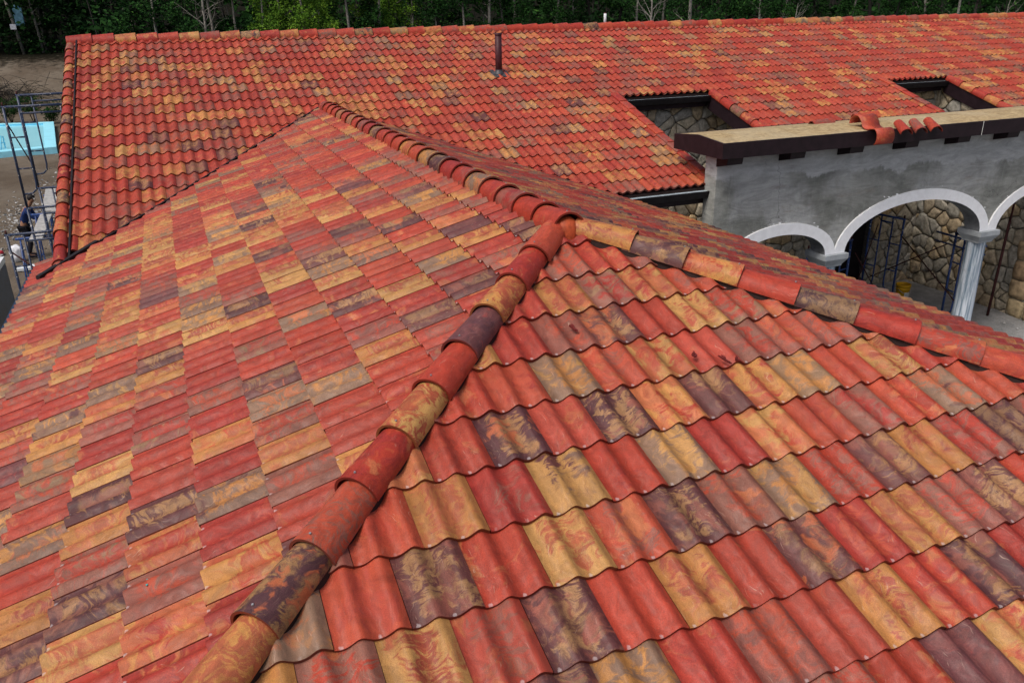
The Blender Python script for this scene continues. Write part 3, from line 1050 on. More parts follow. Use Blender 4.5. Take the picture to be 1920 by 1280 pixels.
# fascias and soffits (dark brown)
mb = MB()
for x0, x1, y in ((3.7, 5.3, YE), (7.6, 11.8, YE), (13.9, XR, YE), (5.46, 7.44, YH), (11.96, 13.7, YH)):
    mb = MB()
    mb.box((x0, y + .022, mz(y) - .26), (x1, y + .05, mz(y) - .075))
    mb.build('fascia_board', M['fascia'], main)
for x0, x1 in ((7.45, 7.49), (13.73, 13.77), (5.40, 5.43), (11.90, 11.93), (XL - .02, XL + .01)):
    yb = YE if x0 > 0 else LR + XL
    yt = YH if x0 > 0 else YM
    mb = MB()
    mb.prism([(x0, yb, mz(yb) - .30), (x0, yt, mz(yt) - .30), (x0, yt, mz(yt) - .03), (x0, yb, mz(yb) - .03)], (x1 - x0, 0, 0))
    mb.build('fascia_board', M['fascia'], main)
for x0, x1 in ((5.46, 7.42), (11.96, 13.7)):
    mb = MB()
    mb.prism([(x0, YH + .055, mz(YH) - .24), (x1, YH + .055, mz(YH) - .24), (x1, 9.5, mz(YH) - .24), (x0, 9.5, mz(YH) - .24)], (0, 0, .02))
    mb.build('soffit_board', M['fascia'], main)
# rafters and tails under the overhangs of the corridor
mb = MB()
for i in range(8):
    mb = MB()
    x = 7.8 + i * .55
    mb.prism([(x, YE + .1, mz(YE) - .23), (x + .08, YE + .1, mz(YE) - .23), (x + .08, YE + .1, mz(YE) - .09), (x, YE + .1, mz(YE) - .09)], (0, 3.7, 3.7 * S))
    mb.build('rafter', M['fascia'], main)
# walls
T = .3


def clip_poly(P, q, w):
    out = []
    for i in range(len(P)):
        a, c = P[i], P[(i + 1) % len(P)]
        da, dc = (a - q).dot(w), (c - q).dot(w)
        if da <= 0:
            out.append(a)
        if da * dc < 0:
            out.append(a + (c - a) * (da / (da - dc)))
    return out


def rubble_wall(org, ud, w, h, holes, seed, size=.27, outline=None):
    """real stones standing proud of a mortar backing; ud = direction along the wall, outward = ud x up"""
    org, ud = Vector(org), Vector(ud).normalized()
    out = ud.cross(Vector((0, 0, 1)))
    rd = random.Random(seed)
    nx, nz = int(w / size) + 1, int(h / (size * .85)) + 1
    sites = {}
    for i in range(-1, nx + 1):
        for j in range(-1, nz + 1):
            sites[(i, j)] = Vector(((i + .5 + (.5 if j % 2 else 0) + rd.uniform(-.46, .46)) * w / nx, (j + .5 + rd.uniform(-.46, .46)) * h / nz))
            if rd.random() < .22:
                sites[(i, j)] += Vector((9e3, 0))
    V, F, RN, SM = [], [], [], []
    gap = .009
    for (i, j), s0 in sites.items():
        if s0.x > 5e3:
            continue
        poly = [Vector(q) for q in (outline or [(0, 0), (w, 0), (w, h), (0, h)])]
        if outline:
            e0, e1 = poly[3], poly[2]
            if s0.y > e0.y + (e1.y - e0.y) * s0.x / w:
                continue
        for di in range(-3, 4):
            for dj in range(-3, 4):
                s1 = sites.get((i + di, j + dj))
                if s1 is None or s1 is s0 or s1.x > 5e3:
                    continue
                w_ = (s1 - s0).normalized()
                poly = clip_poly(poly, (s0 + s1) / 2 - w_ * gap, w_)
                if len(poly) < 3:
                    break
            if len(poly) < 3:
                break
        if len(poly) < 3:
            continue
        ctr = sum(poly, Vector((0, 0))) / len(poly)
        if any(a0 < ctr.x < a1 and b0 < ctr.y < b1 for a0, a1, b0, b1 in holes):
            continue
        pts = []
        for k in range(len(poly)):
            a, c = poly[k], poly[(k + 1) % len(poly)]
            m = max(1, int((c - a).length / .07))
            for q in range(m):
                p = a.lerp(c, q / m)
                p = p + Vector((mnoise.noise(Vector((p.x * 9, p.y * 9, seed))), mnoise.noise(Vector((p.x * 9, p.y * 9, seed + 7))))) * .012
                pts.append(p)
        n_ = len(pts)
        dep = rd.uniform(.035, .075)
        tilt = Vector((rd.uniform(-.09, .09), rd.uniform(-.09, .09)))
        base = len(V)
        for ring, (sc_, dd) in enumerate(((1.0, 0.0), (.99, dep * .75), (.955, dep), (.5, dep * 1.03))):
            for p in pts:
                q = ctr + (p - ctr) * sc_
                z = dd + (tilt.dot(q - ctr) if ring else 0) + .016 * mnoise.noise(Vector((q.x * 7, q.y * 7, seed + 3))) * (ring > 0)
                V.append(org + ud * q.x + Vector((0, 0, 1)) * q.y + out * z)
        V.append(org + ud * ctr.x + Vector((0, 0, 1)) * ctr.y + out * dep * 1.08)
        val = rd.random()
        for ring in range(3):
            for k in range(n_):
                F.append((base + ring * n_ + k, base + ring * n_ + (k + 1) % n_, base + (ring + 1) * n_ + (k + 1) % n_, base + (ring + 1) * n_ + k))
                RN.append(val)
                SM.append(ring > 0)
        for k in range(n_):
            F.append((base + 3 * n_ + k, base + 3 * n_ + (k + 1) % n_, base + 4 * n_))
            RN.append(val)
            SM.append(True)
    o = mesh_obj('stone_facing', V, F, M['stone'], None, None, SM)
    at = o.data.attributes.new('rnd', 'FLOAT', 'FACE')
    at.data.foreach_set('value', RN)
    return o


DX0, DX1 = 10.75, 12.45
mb = MB()
mb.box((3.6, 9.15, GZ - .3), (DX0, 9.15 + T, -.32))
mb.box((DX1, 9.15, GZ - .3), (14.15, 9.15 + T, -.32))
mb.box((DX0, 9.15, -2.6), (DX1, 9.15 + T, -.32))
bw = mb.build('back_wall', M['mortar'], main)
rubble_wall((3.6, 9.15, GZ), (1, 0, 0), 10.25, 4.5, [(DX0 - 3.6, DX1 - 3.6, 0, 2.25)], 5).parent = bw
mb = MB()
mb.box((13.85, 5.9, GZ - .3), (13.85 + T, 9.15, -.9))
mb.prism([(13.85, 5.9, -.9), (13.85, 9.15, -.9), (13.85, 9.15, mz(9.15) - .12), (13.85, 5.9, mz(5.9) - .12)], (T, 0, 0))
sw = mb.build('side_wall', M['mortar'], main)
rubble_wall((13.85, 9.15, GZ), (0, -1, 0), 3.25, 4.8, [], 6, .27, [(0, 0), (3.25, 0), (3.25, 3.58), (0, 4.62)]).parent = sw
mb = MB()
mb.box((14.15, 6.3, GZ - .3), (XR - .3, 6.6, -1.1))
fw = mb.build('front_wall', M['mortar'], main)
rubble_wall((14.15, 6.3, GZ), (1, 0, 0), 8, 3.7, [], 7).parent = fw
mb = MB()
mb.box((-3.5, 5.4, GZ - .3), (-3.2, 18, -1.3))
mb.prism([(-3.5, 5.4, -1.3), (-3.5, 18, -1.3), (-3.5, 18, -.9), (-3.5, YM, HM - .12), (-3.5, 5.4, mz(5.4) - .12)], (.3, 0, 0))
mb.box((-3.2, 17.7, GZ - .3), (XR - .3, 18, -.85))
mb.build('rendered_wall', M['stucco'], main)
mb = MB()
mb.box((DX0 + .02, 9.27, GZ - .2), (DX1 - .02, 9.31, -2.62))  # near-black sheet filling the opening, painted for the dark inside
mb.build('doorway_dark', M['door_dark'], main)
# rough quoin blocks at the foot of the side wall
r = random.Random(3)
for i in range(4):
    for j in range(2):
        z0 = GZ + i * .42
        x0 = 13.72 + j * .02
        y0 = 5.55 + j * .42
        mb = MB()
        w, d, h = r.uniform(.46, .56), r.uniform(.38, .41), .40
        c = Vector((x0 + w / 2, y0 + d / 2, z0 + h / 2))
        bm = bmesh.new()
        bmesh.ops.create_cube(bm, size=1)
        bmesh.ops.subdivide_edges(bm, edges=bm.edges[:], cuts=3, use_grid_fill=True)
        for v in bm.verts:
            q = v.co.copy()
            k = (abs(q.x) > .49) + (abs(q.y) > .49) + (abs(q.z) > .49)
            s_ = 1 - .05 * max(0, k - 1)
            q = Vector((q.x * w, q.y * d, q.z * h)) * s_
            q += Vector((mnoise.noise(q * 4 + c * 3), mnoise.noise(q * 4 - c * 3), mnoise.noise(q * 5 + c))) * .035
            v.co = q + c
        me = bpy.data.meshes.new('quoin')
        bm.to_mesh(me)
        me.materials.append(M['quoin'] if 'quoin' in M else plain('quoin_stone_%d_%d' % (i, j), (0.34 + .05 * r.random(), .27, .16), .9, 0, .35, 9, .6))
        for p in me.polygons:
            p.use_smooth = True
        o = bpy.data.objects.new('quoin', me)
        COL.objects.link(o)
        o.parent = main
# vent pipe standing on the roof
vp = Vector((3.53, 10.12, mz(10.12)))
mb = MB()
mb.tube([vp + Vector((0, 0, -.05)), vp + Vector((0, 0, .74))], .064, 0, 18)
mb.lathe([(.074, .0), (.074, .03), (.065, .035)], vp + Vector((0, 0, .735)), 0, 18)
pv = mb.build('vent_pipe', M['pipe'], main)
mb = MB()
mb.lathe([(.10, .035), (.085, .07), (.066, .10), (.058, .16)], vp, 0, 18)
mt = Matrix.Translation(vp + Vector((0, 0, .05))) @ Matrix.Rotation(math.atan(S), 4, 'X')
mb.box((-.17, -.20, 0), (.17, .16, .012), 0, mt)
mb.build('pipe_flashing', M['lead'], pv)
# far white-capped vent poking over the ridge
vq = Vector((7.45, 13.2, HM - S * .83))
mb = MB()
mb.tube([vq, vq + Vector((0, 0, .62))], .03, 0, 12)
mb.tube([vq + Vector((.0, 0, .35)), vq + Vector((0, 0, .60))], .032, 1, 12)
mb.build('vent_pipe', [M['pipe'], M['sack']], main)

# ================================================================ ARCADE
arc = thing('rendered_arcade', 'grey cement-rendered arcade wall with white arch surrounds, primed columns and a bare board roof', 'arcade', (0, 0, 0))
AY0, AY1 = 5.35, 5.65
AX0, AX1 = 5.2, 25.6
SPR = -2.47
colx = [7.72, 11.33]
x = 11.33
while x < 25:
    x += 3.61
    colx.append(x)
arches = [(5.42, 7.72, .64)] + [(colx[i], colx[i + 1], .93) for i in range(len(colx) - 1)]
ATOP = -.66


def arch_pts(x0, x1, rise, inset, n=28):
    c, a = (x0 + x1) / 2, (x1 - x0) / 2 - inset
    b = rise - inset * .9
    return [(c - a * math.cos(math.pi * i / n), SPR + b * math.sin(math.pi * i / n)) for i in range(n + 1)]


mbw, mbt = MB(), MB()
# wall above arches, built as quads between intrados and top
for (x0, x1, rise) in arches:
    mbs = MB()
    pi_ = arch_pts(x0, x1, rise, .21)
    a, b = pi_[0][0], pi_[-1][0]
    for i in range(len(pi_) - 1):
        p, q = pi_[i], pi_[i + 1]
        mbw.add([(p[0], AY0, p[1]), (q[0], AY0, q[1]), (q[0], AY0, ATOP), (p[0], AY0, ATOP)], [(0, 1, 2, 3)])
        mbw.add([(p[0], AY1, p[1]), (q[0], AY1, q[1]), (q[0], AY1, ATOP), (p[0], AY1, ATOP)], [(3, 2, 1, 0)])
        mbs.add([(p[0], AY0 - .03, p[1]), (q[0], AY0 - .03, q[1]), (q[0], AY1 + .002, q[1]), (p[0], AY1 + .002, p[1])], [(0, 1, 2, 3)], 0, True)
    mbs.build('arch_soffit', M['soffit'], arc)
    # trim band
    po = arch_pts(x0, x1, rise, .0)
    t = []
    for i in range(len(pi_) - 1):
        p, q, P_, Q_ = pi_[i], pi_[i + 1], po[i], po[i + 1]
        P_ = (max(x0, P_[0]), P_[1])
        yy = AY0 - .03
        mbt.add([(p[0], yy, p[1]), (q[0], yy, q[1]), (Q_[0], yy, Q_[1]), (P_[0], yy, P_[1]),
                 (P_[0], AY0 + .01, P_[1]), (Q_[0], AY0 + .01, Q_[1])], [(0, 1, 2, 3), (3, 2, 5, 4)])
# solid bits over the columns and at the ends
edges = [(AX0, arch_pts(*arches[0], .21)[0][0])] + [(arch_pts(*arches[i], .21)[-1][0], arch_pts(*arches[i + 1], .21)[0][0]) for i in range(len(arches) - 1)] + [(arch_pts(*arches[-1], .21)[-1][0], AX1)]
for i, (a, b) in enumerate(edges):
    z0 = GZ - .3 if i in (0, len(edges) - 1) else SPR
    mbw.box((a, AY0, z0), (b, AY1, ATOP))
    if z0 == SPR:
        yy = AY0 - .03
        mbt.box((a, yy + .001, SPR), (b, AY0 + .01, SPR + .06))
mbw.build('wall', M['stucco'], arc)
mbt.build('arch_trim', M['arch'], arc)
# columns
for i, cx in enumerate(colx[:-1]):
    mb = MB()
    mb.box((cx - .25, 5.25, SPR - .07), (cx + .25, 5.75, SPR - .002), 1)
    prof_ = [(.25, -.07), (.25, -.09), (.185, -.20), (.18, -.23)]
    for k in range(3):
        a, b = prof_[k], prof_[k + 1]
        vs = []
        for (rr_, z_) in (a, b):
            vs += [(cx - rr_, 5.5 - rr_, SPR + z_), (cx + rr_, 5.5 - rr_, SPR + z_), (cx + rr_, 5.5 + rr_, SPR + z_), (cx - rr_, 5.5 + rr_, SPR + z_)]
        mb.add(vs, [(0, 1, 5, 4), (1, 2, 6, 5), (2, 3, 7, 6), (3, 0, 4, 7)], 1)
    cap = mb.build('column_capital', [M['soffit'], M['concrete']], arc)
    mb = MB()
    mb.lathe([(.165, SPR - .23), (.17, SPR - .26), (.165, SPR - .30), (.172, SPR - 1.2), (.175, GZ + .25), (.21, GZ + .2), (.21, GZ + .12), (.25, GZ + .1), (.25, GZ - .1)], (cx, 5.5, 0), 0, 28)
    mb.build('column', M['column'], arc)
# roof: board deck with dark fascia on corbels
x0, x1 = 5.05, 25.8
ya, yr, yb = 5.03, 5.66, 6.3
za, zr, zb = -.405, -.352, -.41
mb = MB()
mb.prism([(x0 + .01, ya + .01, za), (x0 + .01, yr, zr), (x0 + .01, yr, zr - .025), (x0 + .01, ya + .01, za - .025)], (x1 - x0 - .02, 0, 0))
mb.prism([(x0 + .01, yr, zr), (x0 + .01, yb - .01, zb), (x0 + .01, yb - .01, zb - .025), (x0 + .01, yr, zr - .025)], (x1 - x0 - .02, 0, 0))
mb.build('board_deck', M['osb'], arc)
mb = MB()
mb.box((x0, ya - .025, -.63), (x1, ya + .003, za + .006))
mb.prism([(x0 - .025, ya - .025, -.63), (x0 - .025, yb, -.635), (x0 - .025, yb, zb + .006), (x0 - .025, yr, zr + .007), (x0 - .025, ya - .025, za + .007)], (.025, 0, 0))
mb.box((x0, yb - .02, -.63), (x1, yb + .01, zb + .004))
mb.box((x0 + .002, ya + .005, -.628), (x1, AY0, -.60))
mb.box((x0 + .002, AY1, -.628), (x1, yb - .03, -.60))
mb.build('fascia_board', M['fascia'], arc)
mb = MB()
mb.box((8.0 + 2.28, ya - .0275, -.629), (8.0 + 2.292, ya - .024, za + .004))
mb.build('fascia_joint', M['label'], arc)
xx = 5.32
while xx < 25:
    mb = MB()
    mb.prism([(xx - .14, AY0 + .0, -.632), (xx - .14, ya + .04, -.632), (xx - .14, ya + .06, -.74), (xx - .14, AY0, -.80)], (.28, 0, 0))
    mb.prism([(xx - .16, AY0, -.631), (xx + .30, AY0, -.631), (xx + .30, AY0, -.66), (xx - .16, AY0, -.66)], (0, -.2, 0))
    mb.build('corbel', M['fascia'], arc)
    xx += 1.17
# flecks of white paint round the arches
r = random.Random(8)
mb = MB()
for (x0_, x1_, rise) in arches[:3]:
    po = arch_pts(x0_, x1_, rise, 0.0, 60)
    for q in range(26):
        p = po[r.randrange(4, 57)]
        c = ((x0_ + x1_) / 2)
        o_ = r.uniform(-.01, .02) if r.random() < .8 else r.uniform(.02, .07)
        d = Vector((p[0] - c, 0, (p[1] - SPR) * 2)).normalized()
        ctr = Vector((p[0], AY0 - .004, p[1])) + d * o_
        s_ = r.uniform(.008, .03)
        an = r.uniform(0, 3)
        el = r.uniform(.15, .5)
        pts = [ctr + Vector((math.cos(t + an) * s_, 0, math.sin(t) * s_ * el)) for t in [k * math.pi / 3 for k in range(6)]]
        mb.prism(pts, (0, .006, 0))
mb.build('paint_flecks', M['arch'], arc)

# loose tiles left on the board roof
def roofz(y):
    return za + (zr - za) * (y - ya) / (yr - ya) if y < yr else zr + (zb - zr) * (y - yr) / (yb - yr)


def loose(name, p, axis, up, code, seed, label, **k):
    o = barrel(name, p, axis, up, code, seed, None, nail=False, **k)
    tag(o, label, 'loose tile', 'loose tiles left on the board roof')
    return o


loose('loose_barrel_tile', (7.52, 6.02, roofz(6.0) - .035), (1, -.03, .0), UPZ, 'M', 901, 'red barrel tile lying lengthways on the boards, leftmost of the loose tiles', r0=.085, r1=.10, arc=92)
loose('loose_barrel_tile', (8.12, 5.72, roofz(5.7) + .045), (1, -.25, .03), UPZ, 'R', 902, 'red barrel tile lying lengthways behind the S-shaped tile', r0=.085, r1=.105, arc=92)
for i, (x, c, lab) in enumerate(((8.42, 'R', 'red barrel tile poking out over the fascia, first of three, next to the S-shaped tile'),
                                 (8.74, 'M', 'greyish mauve barrel tile poking out over the fascia, middle of three'),
                                 (9.06, 'R', 'red barrel tile poking out over the fascia, last of three, furthest right'))):
    loose('loose_barrel_tile', (x + .12, 5.17, -.35), (-.42, -.86, -.30), UPZ, c, 903 + i, lab, r0=.074, r1=.094, arc=92, length=.42)
# S-shaped tile hooked over the front edge
ctl = [(5.46, -.33), (5.45, -.26), (5.38, -.20), (5.29, -.20), (5.22, -.27), (5.17, -.355), (5.08, -.385), (5.00, -.37), (4.92, -.365), (4.865, -.42), (4.85, -.50), (4.87, -.58), (4.90, -.60)]
pts = []
for k in range(len(ctl) - 1):
    p0, p1, p2, p3 = ctl[max(0, k - 1)], ctl[k], ctl[k + 1], ctl[min(len(ctl) - 1, k + 2)]
    for t in (0, .33, .67):
        pts.append(tuple(.5 * ((2 * p1[c]) + (p2[c] - p0[c]) * t + (2 * p0[c] - 5 * p1[c] + 4 * p2[c] - p3[c]) * t * t + (3 * p1[c] - p0[c] - 3 * p2[c] + p3[c]) * t ** 3) for c in (0, 1)))
V, F = [], []
n = len(pts)
for j, x in enumerate((7.80, 8.16)):
    for k, (y, z) in enumerate(pts):
        a = pts[max(0, k - 1)]
        b = pts[min(n - 1, k + 1)]
        d = Vector((0, b[0] - a[0], b[1] - a[1])).normalized()
        nn_ = Vector((0, -d.z, d.y))
        V.append(Vector((x, y, z)) + nn_ * .0065)
        V.append(Vector((x, y, z)) - nn_ * .0065)
for k in range(n - 1):
    a, b = 2 * k, 2 * k + 2
    c, d = 2 * n + a, 2 * n + b
    F += [(a, b, d, c), (a + 1, c + 1, d + 1, b + 1), (a, a + 1, b + 1, b), (c, d, d + 1, c + 1)]
o = mesh_obj('loose_s_tile', V, F, M['tile'], None, None, True)
uvl = o.data.uv_layers.new(name='UVMap')
for li, lp in enumerate(o.data.loops):
    v = V[lp.vertex_index]
    uvl.data[li].uv = ((lp.vertex_index % (2 * n)) * .014, v.x - 7.8)
rr_ = random.Random(5)
A, B, C, p1, p2 = pal('R', rr_)
set_tile_attrs(o.data, [(A, B, C, (p1, p2, 9.0), 0)] * len(F))
tag(o, 'red S-shaped tile hooked over the front edge of the board roof', 'loose tile', 'loose tiles left on the board roof')


# ================================================================ SCAFFOLD FRAMES
def frame(label, loc, rz, height=1.93, width=1.2, group=None, ext=0.0):
    t = thing('scaffold', label, 'scaffold frame', loc, group, rz)
    h, w = height, width
    paint = M['steel_dark'] if loc[0] < 0 else M['steel']
    mb = MB()
    for x in (0, w):
        mb.tube([(x, 0, -ext), (x, 0, h)], .0235)
    mb.tube([(-.03, 0, h - .01), (w + .03, 0, h - .01)], .0235)
    mb.tube([(.26, 0, h - .14), (w - .26, 0, h - .14)], .019, 0, 6)
    mb.build('frame', paint, t)
    for x, s_ in ((0, 1), (w, -1)):
        mb = MB()
        xi = x + s_ * .26
        mb.tube([(xi, 0, h - .03), (xi, 0, .45), (xi - s_ * .02, 0, .33), (xi - s_ * .10, 0, .26), (x, 0, .25)], .018, 0, 6)
        for z in (.75, 1.35):
            mb.tube([(x, 0, z), (xi, 0, z)], .015, 0, 6)
        mb.build('ladder_rail', paint, t)
        mb = MB()
        mb.tube([(x, 0, h), (x, 0, h + .08)], .016, 0, 6)
        mb.build('coupling_pin', M['rust'], t)
        if ext:
            mb = MB()
            mb.box((x - .08, -.08, -ext - .005), (x + .08, .08, -ext + .01))
            mb.build('base_plate', M['rust'], t)
    return t


def brace(label, a, b, c, d, group=None):
    mb = MB()
    mb.tube([a, b], .0125, 0, 6)
    mb.tube([c, d], .0125, 0, 6)
    m1 = (Vector(a) + Vector(b)) / 2
    mb.tube([m1 + Vector((0, -.02, 0)), m1 + Vector((0, .02, 0))], .02, 0, 6)
    return tag(mb.build('cross_brace', M['rust']), label, 'brace', group)


gL = 'blue scaffold frames by the left gable'
gR = 'blue scaffold frames under the arcade'
frame('upper blue scaffold frame nearest the left gable, crossing in front of the pool', (-5.32, 13.5, -1.98), 0, 1.93, 1.24, gL)
frame('blue scaffold frame standing behind the nearest one, its top bar furthest up', (-5.34, 15.6, -1.92), 0, 1.93, 1.24, gL)
frame('low blue scaffold frame whose top bar ends just above the timber rack', (-5.36, 11.15, -3.93), 0, 1.93, 1.24, gL, .92)
frame('blue scaffold frame hidden below the upper one, beside the stooping worker', (-5.32, 13.5, -3.93), 0, 1.93, 1.24, gL, .92)
frame('lowest blue scaffold frame at the back of the left tower', (-5.34, 15.6, -3.90), 0, 1.93, 1.24, gL, .95)
mb = MB()
mb.tube([(-5.32, 13.5, -.35), (-5.34, 15.6, -1.5)], .014, 0, 6)
tag(mb.build('cross_brace', M['rust']), 'thin brace slanting down between the two upper left scaffold frames', 'brace')
mb = MB()
mb.tube([(-5.36, 11.15, -2.3), (-4.2, 11.4, -3.7)], .014, 0, 6)
tag(mb.build('cross_brace', M['rust']), 'thin brace slanting across the low left scaffold frame', 'brace')
# frames under the arcade
frame('blue scaffold frame beside the yellow bucket under the big arch', (12.15, 7.95, GZ), math.radians(100), 1.95, .8, gR)
frame('blue scaffold frame just left of the tall column', (12.0, 5.85, GZ), math.radians(80), 1.95, .75, gR)
frame('blue scaffold frame in the shade beyond the small column', (8.6, 6.9, GZ), math.radians(10), 1.95, 1.3, gR)
mb = MB()
mb.tube([(12.05, 7.0, GZ + 1.9), (12.1, 5.85, GZ + 1.86)], .0215, 0, 8)
mb.tube([(12.05, 7.0, GZ + 1.72), (12.1, 5.85, GZ + 1.68)], .016, 0, 8)
tag(mb.build('scaffold_rail', M['steel']), 'blue horizontal scaffold rail joining the frames left of the tall column', 'rail')
brace('rusty cross brace slanting from the bucket frame to the column frame', (12.15, 8.0, GZ + 1.6), (12.05, 5.9, GZ + .35), (12.15, 8.7, GZ + .4), (12.05, 6.7, GZ + 1.7), 'cross braces under the arcade')
brace('cross brace in the dark left of the stone wall', (9.9, 7.0, GZ + .5), (12.1, 8.6, GZ + 1.7), (9.9, 7.0, GZ + 1.7), (12.1, 8.4, GZ + .2), 'cross braces under the arcade')
for lab, x, y in (('thin rusty prop leaning by the stone quoins at the right', 13.3, 6.4), ('paint-splashed steel prop to the left of the quoins', 13.2, 6.85)):
    mb = MB()
    mb.tube([(x, y, GZ), (x + .1, y + .02, GZ + 2.1)], [.028, .028], 0, 8)
    mb.tube([(x + .1, y + .02, GZ + 2.05), (x + .16, y + .03, GZ + 3.2)], .022, 0, 8)
    mb.box((x - .07, y - .07, GZ), (x + .07, y + .07, GZ + .012))
    tag(mb.build('steel_prop', M['rust']), lab, 'prop', 'steel props by the stone side wall')
# bucket
bk = thing('bucket', 'yellow plastic bucket with a white label under the big arch', 'bucket', (12.54, 8.02, GZ))
mb = MB()
mb.lathe([(0, .005), (.125, .005), (.13, .02), (.148, .27), (.156, .275), (.156, .30), (.15, .30), (.152, .33), (.162, .33), (.162, .385), (.15, .387), (.148, .33)], (0, 0, 0), 0, 24)
mb.build('pail', M['yellow'], bk)
mb = MB()
vs, fs = [], []
for i in range(9):
    t = math.radians(-120 + i * 9)
    for z, r_ in ((.06, .1345), (.22, .1455)):
        vs.append((math.cos(t) * (r_ + .002), math.sin(t) * (r_ + .002), z))
for i in range(8):
    fs.append((2 * i, 2 * i + 2, 2 * i + 3, 2 * i + 1))
mb.add(vs, fs)
mb.build('paper_label', M['label'], bk)
mb = MB()
mb.tube([(-.162, 0, .30)] + [(-.162 * math.cos(t), -.17 * math.sin(t), .30 - .12 * math.sin(t)) for t in [k * math.pi / 8 for k in range(1, 8)]] + [(.162, 0, .30)], .004, 0, 6)
mb.build('handle', M['nail'], bk)
# rubble in the yard
r = random.Random(14)
mb = MB()
for i in range(260):
    x, y = r.gauss(13.6, 1.6), r.gauss(4.2, 1.3)
    if 13.5 < x < 14.6 and 5.4 < y < 9.5:
        continue
    s_ = r.uniform(.015, .05)
    c = Vector((x, y, ground_z(x, y) + s_ * .3))
    mb.add([c + Vector((r.uniform(-1, 1), r.uniform(-1, 1), r.uniform(-.6, .8))) * s_ for _ in range(6)], [(0, 1, 2), (0, 2, 3), (0, 3, 4), (0, 4, 1), (5, 2, 1), (5, 3, 2), (5, 4, 3), (5, 1, 4)])
tag(mb.build('rubble', M['rubble']), 'broken concrete crumbs scattered on the courtyard floor', 'rubble', None, 'stuff')
mb = MB()
p = [Vector((13.6 + .45 * math.cos(k * .9) + r.uniform(-.1, .1), 4.9 + .22 * math.sin(k * 1.3) + r.uniform(-.1, .1), GZ + .06 + .02 * (k % 3))) for k in range(26)]
mb.tube(p, .006, 0, 5)
tag(mb.build('wire_tangle', M['dark']), 'tangle of black wire lying on the courtyard floor at the right edge', 'wire')

# ================================================================ LEFT YARD
# swimming pool, painted pale blue
pc = [Vector((-8.15, 43.6, 0)), Vector((-9.55, 56.8, 0)), Vector((-20.5, 59.5, 0)), Vector((-19.0, 41.0, 0))]
pool = thing('swimming_pool', 'pale blue painted swimming pool in the yard behind the left scaffold', 'pool', (0, 0, 0))
cen = sum(pc, Vector()) / 4
inn = [p + (cen - p).normalized() * .9 for p in pc]
mb = MB()
zt, zb_ = GZ + .32, GZ - .2
for i in range(4):
    a, b, c, d = pc[i], pc[(i + 1) % 4], inn[(i + 1) % 4], inn[i]
    up = lambda q, z: Vector((q.x, q.y, z))
    mb.add([up(a, zt), up(b, zt), up(c, zt), up(d, zt), up(a, zb_), up(b, zb_), up(c, zt - .16), up(d, zt - .16)],
           [(0, 1, 2, 3), (0, 4, 5, 1)], 0)
    mb.add([up(c, zt), up(d, zt), up(d, zt - .16), up(c, zt - .16)], [(0, 1, 2, 3)], 1)
mb.build('pool_rim', [M['poolrim'], M['pooldark']], pool)
n = NT('pool_water')
o_ = n.obj()
n.set(Base_Color=n.mix(n.noise(o_, .5, 4), (0.32, 0.74, 0.86), (0.38, 0.80, 0.90)), Roughness=0.22)
n.bump(n.noise(o_, 5, 3), .1, .02)
mesh_obj('water', [Vector((q.x, q.y, zt - .10)) for q in inn], [(0, 1, 2, 3)], n.m, pool)
mb = MB()
mb.tube([(-11.2, 45.2, zt - .3), (-11.2, 45.2, zt + .5), (-11.2, 44.6, zt + .6), (-11.2, 44.0, zt)], .03)
mb.tube([(-10.7, 45.2, zt - .3), (-10.7, 45.2, zt + .5), (-10.7, 44.6, zt + .6), (-10.7, 44.0, zt)], .03)
for z in (-.1, .2):
    mb.tube([(-11.2, 45.2, zt + z), (-10.7, 45.2, zt + z)], .02)
mb.build('pool_ladder', M['pooldark'], pool)
# planks stacked by the gable
r = random.Random(4)
for i, (x, y, z, rz, L, lab) in enumerate(((-5.95, 21.2, -3.25, .08, 3.6, 'long grey plank on the trestles beside the worker, leftmost'),
                                           (-5.66, 21.0, -3.22, .05, 3.7, 'long grey plank nearest the gable on the trestles'),
                                           (-5.80, 17.8, -3.30, .03, 3.0, 'grey plank at the near end of the trestle row'))):
    mb = MB()
    mt = Matrix.Translation((x, y, z)) @ Matrix.Rotation(rz, 4, 'Z')
    mb.box((-.14, -L / 2, 0), (.14, L / 2, .04), 0, mt)
    mb.box((-.13, -L / 2 + .03, .04), (.13, L / 2 - .05, .043), 0, mt)
    tag(mb.build('plank', M['plank']), lab, 'plank', 'planks on the trestles')
for i, y in enumerate((19.6, 22.4, 16.8)):
    t = thing('trestle', ('middle', 'farthest', 'nearest')[i] + ' blue steel trestle holding up the grey planks', 'trestle', (-5.8, y, GZ), 'trestles under the planks')
    mb = MB()
    hgt = -3.32 - GZ
    mb.tube([(-.45, 0, hgt), (.45, 0, hgt)], .03)
    mb.build('top_bar', M['steel'], t)
    for sx_ in (-1, 1):
        mb = MB()
        mb.tube([(sx_ * .35, 0, hgt), (sx_ * .42, -.3, 0)], .02)
        mb.tube([(sx_ * .35, 0, hgt), (sx_ * .42, .3, 0)], .02)
        mb.tube([(sx_ * .39, -.17, .45), (sx_ * .39, .17, .45)], .015)
        mb.build('leg', M['steel'], t)
# long pale board on the ground
mb = MB()
mb.box((-6.9, 19.6, GZ + .05), (-5.0, 19.95, GZ + .12))
mb.box((-6.8, 19.65, GZ - .02), (-6.6, 19.9, GZ + .05))
mb.box((-5.4, 19.65, GZ - .02), (-5.2, 19.9, GZ + .05))
tag(mb.build('board', M['whitewood']), 'pale bluish board lying across two blocks at the worker\'s feet', 'board')
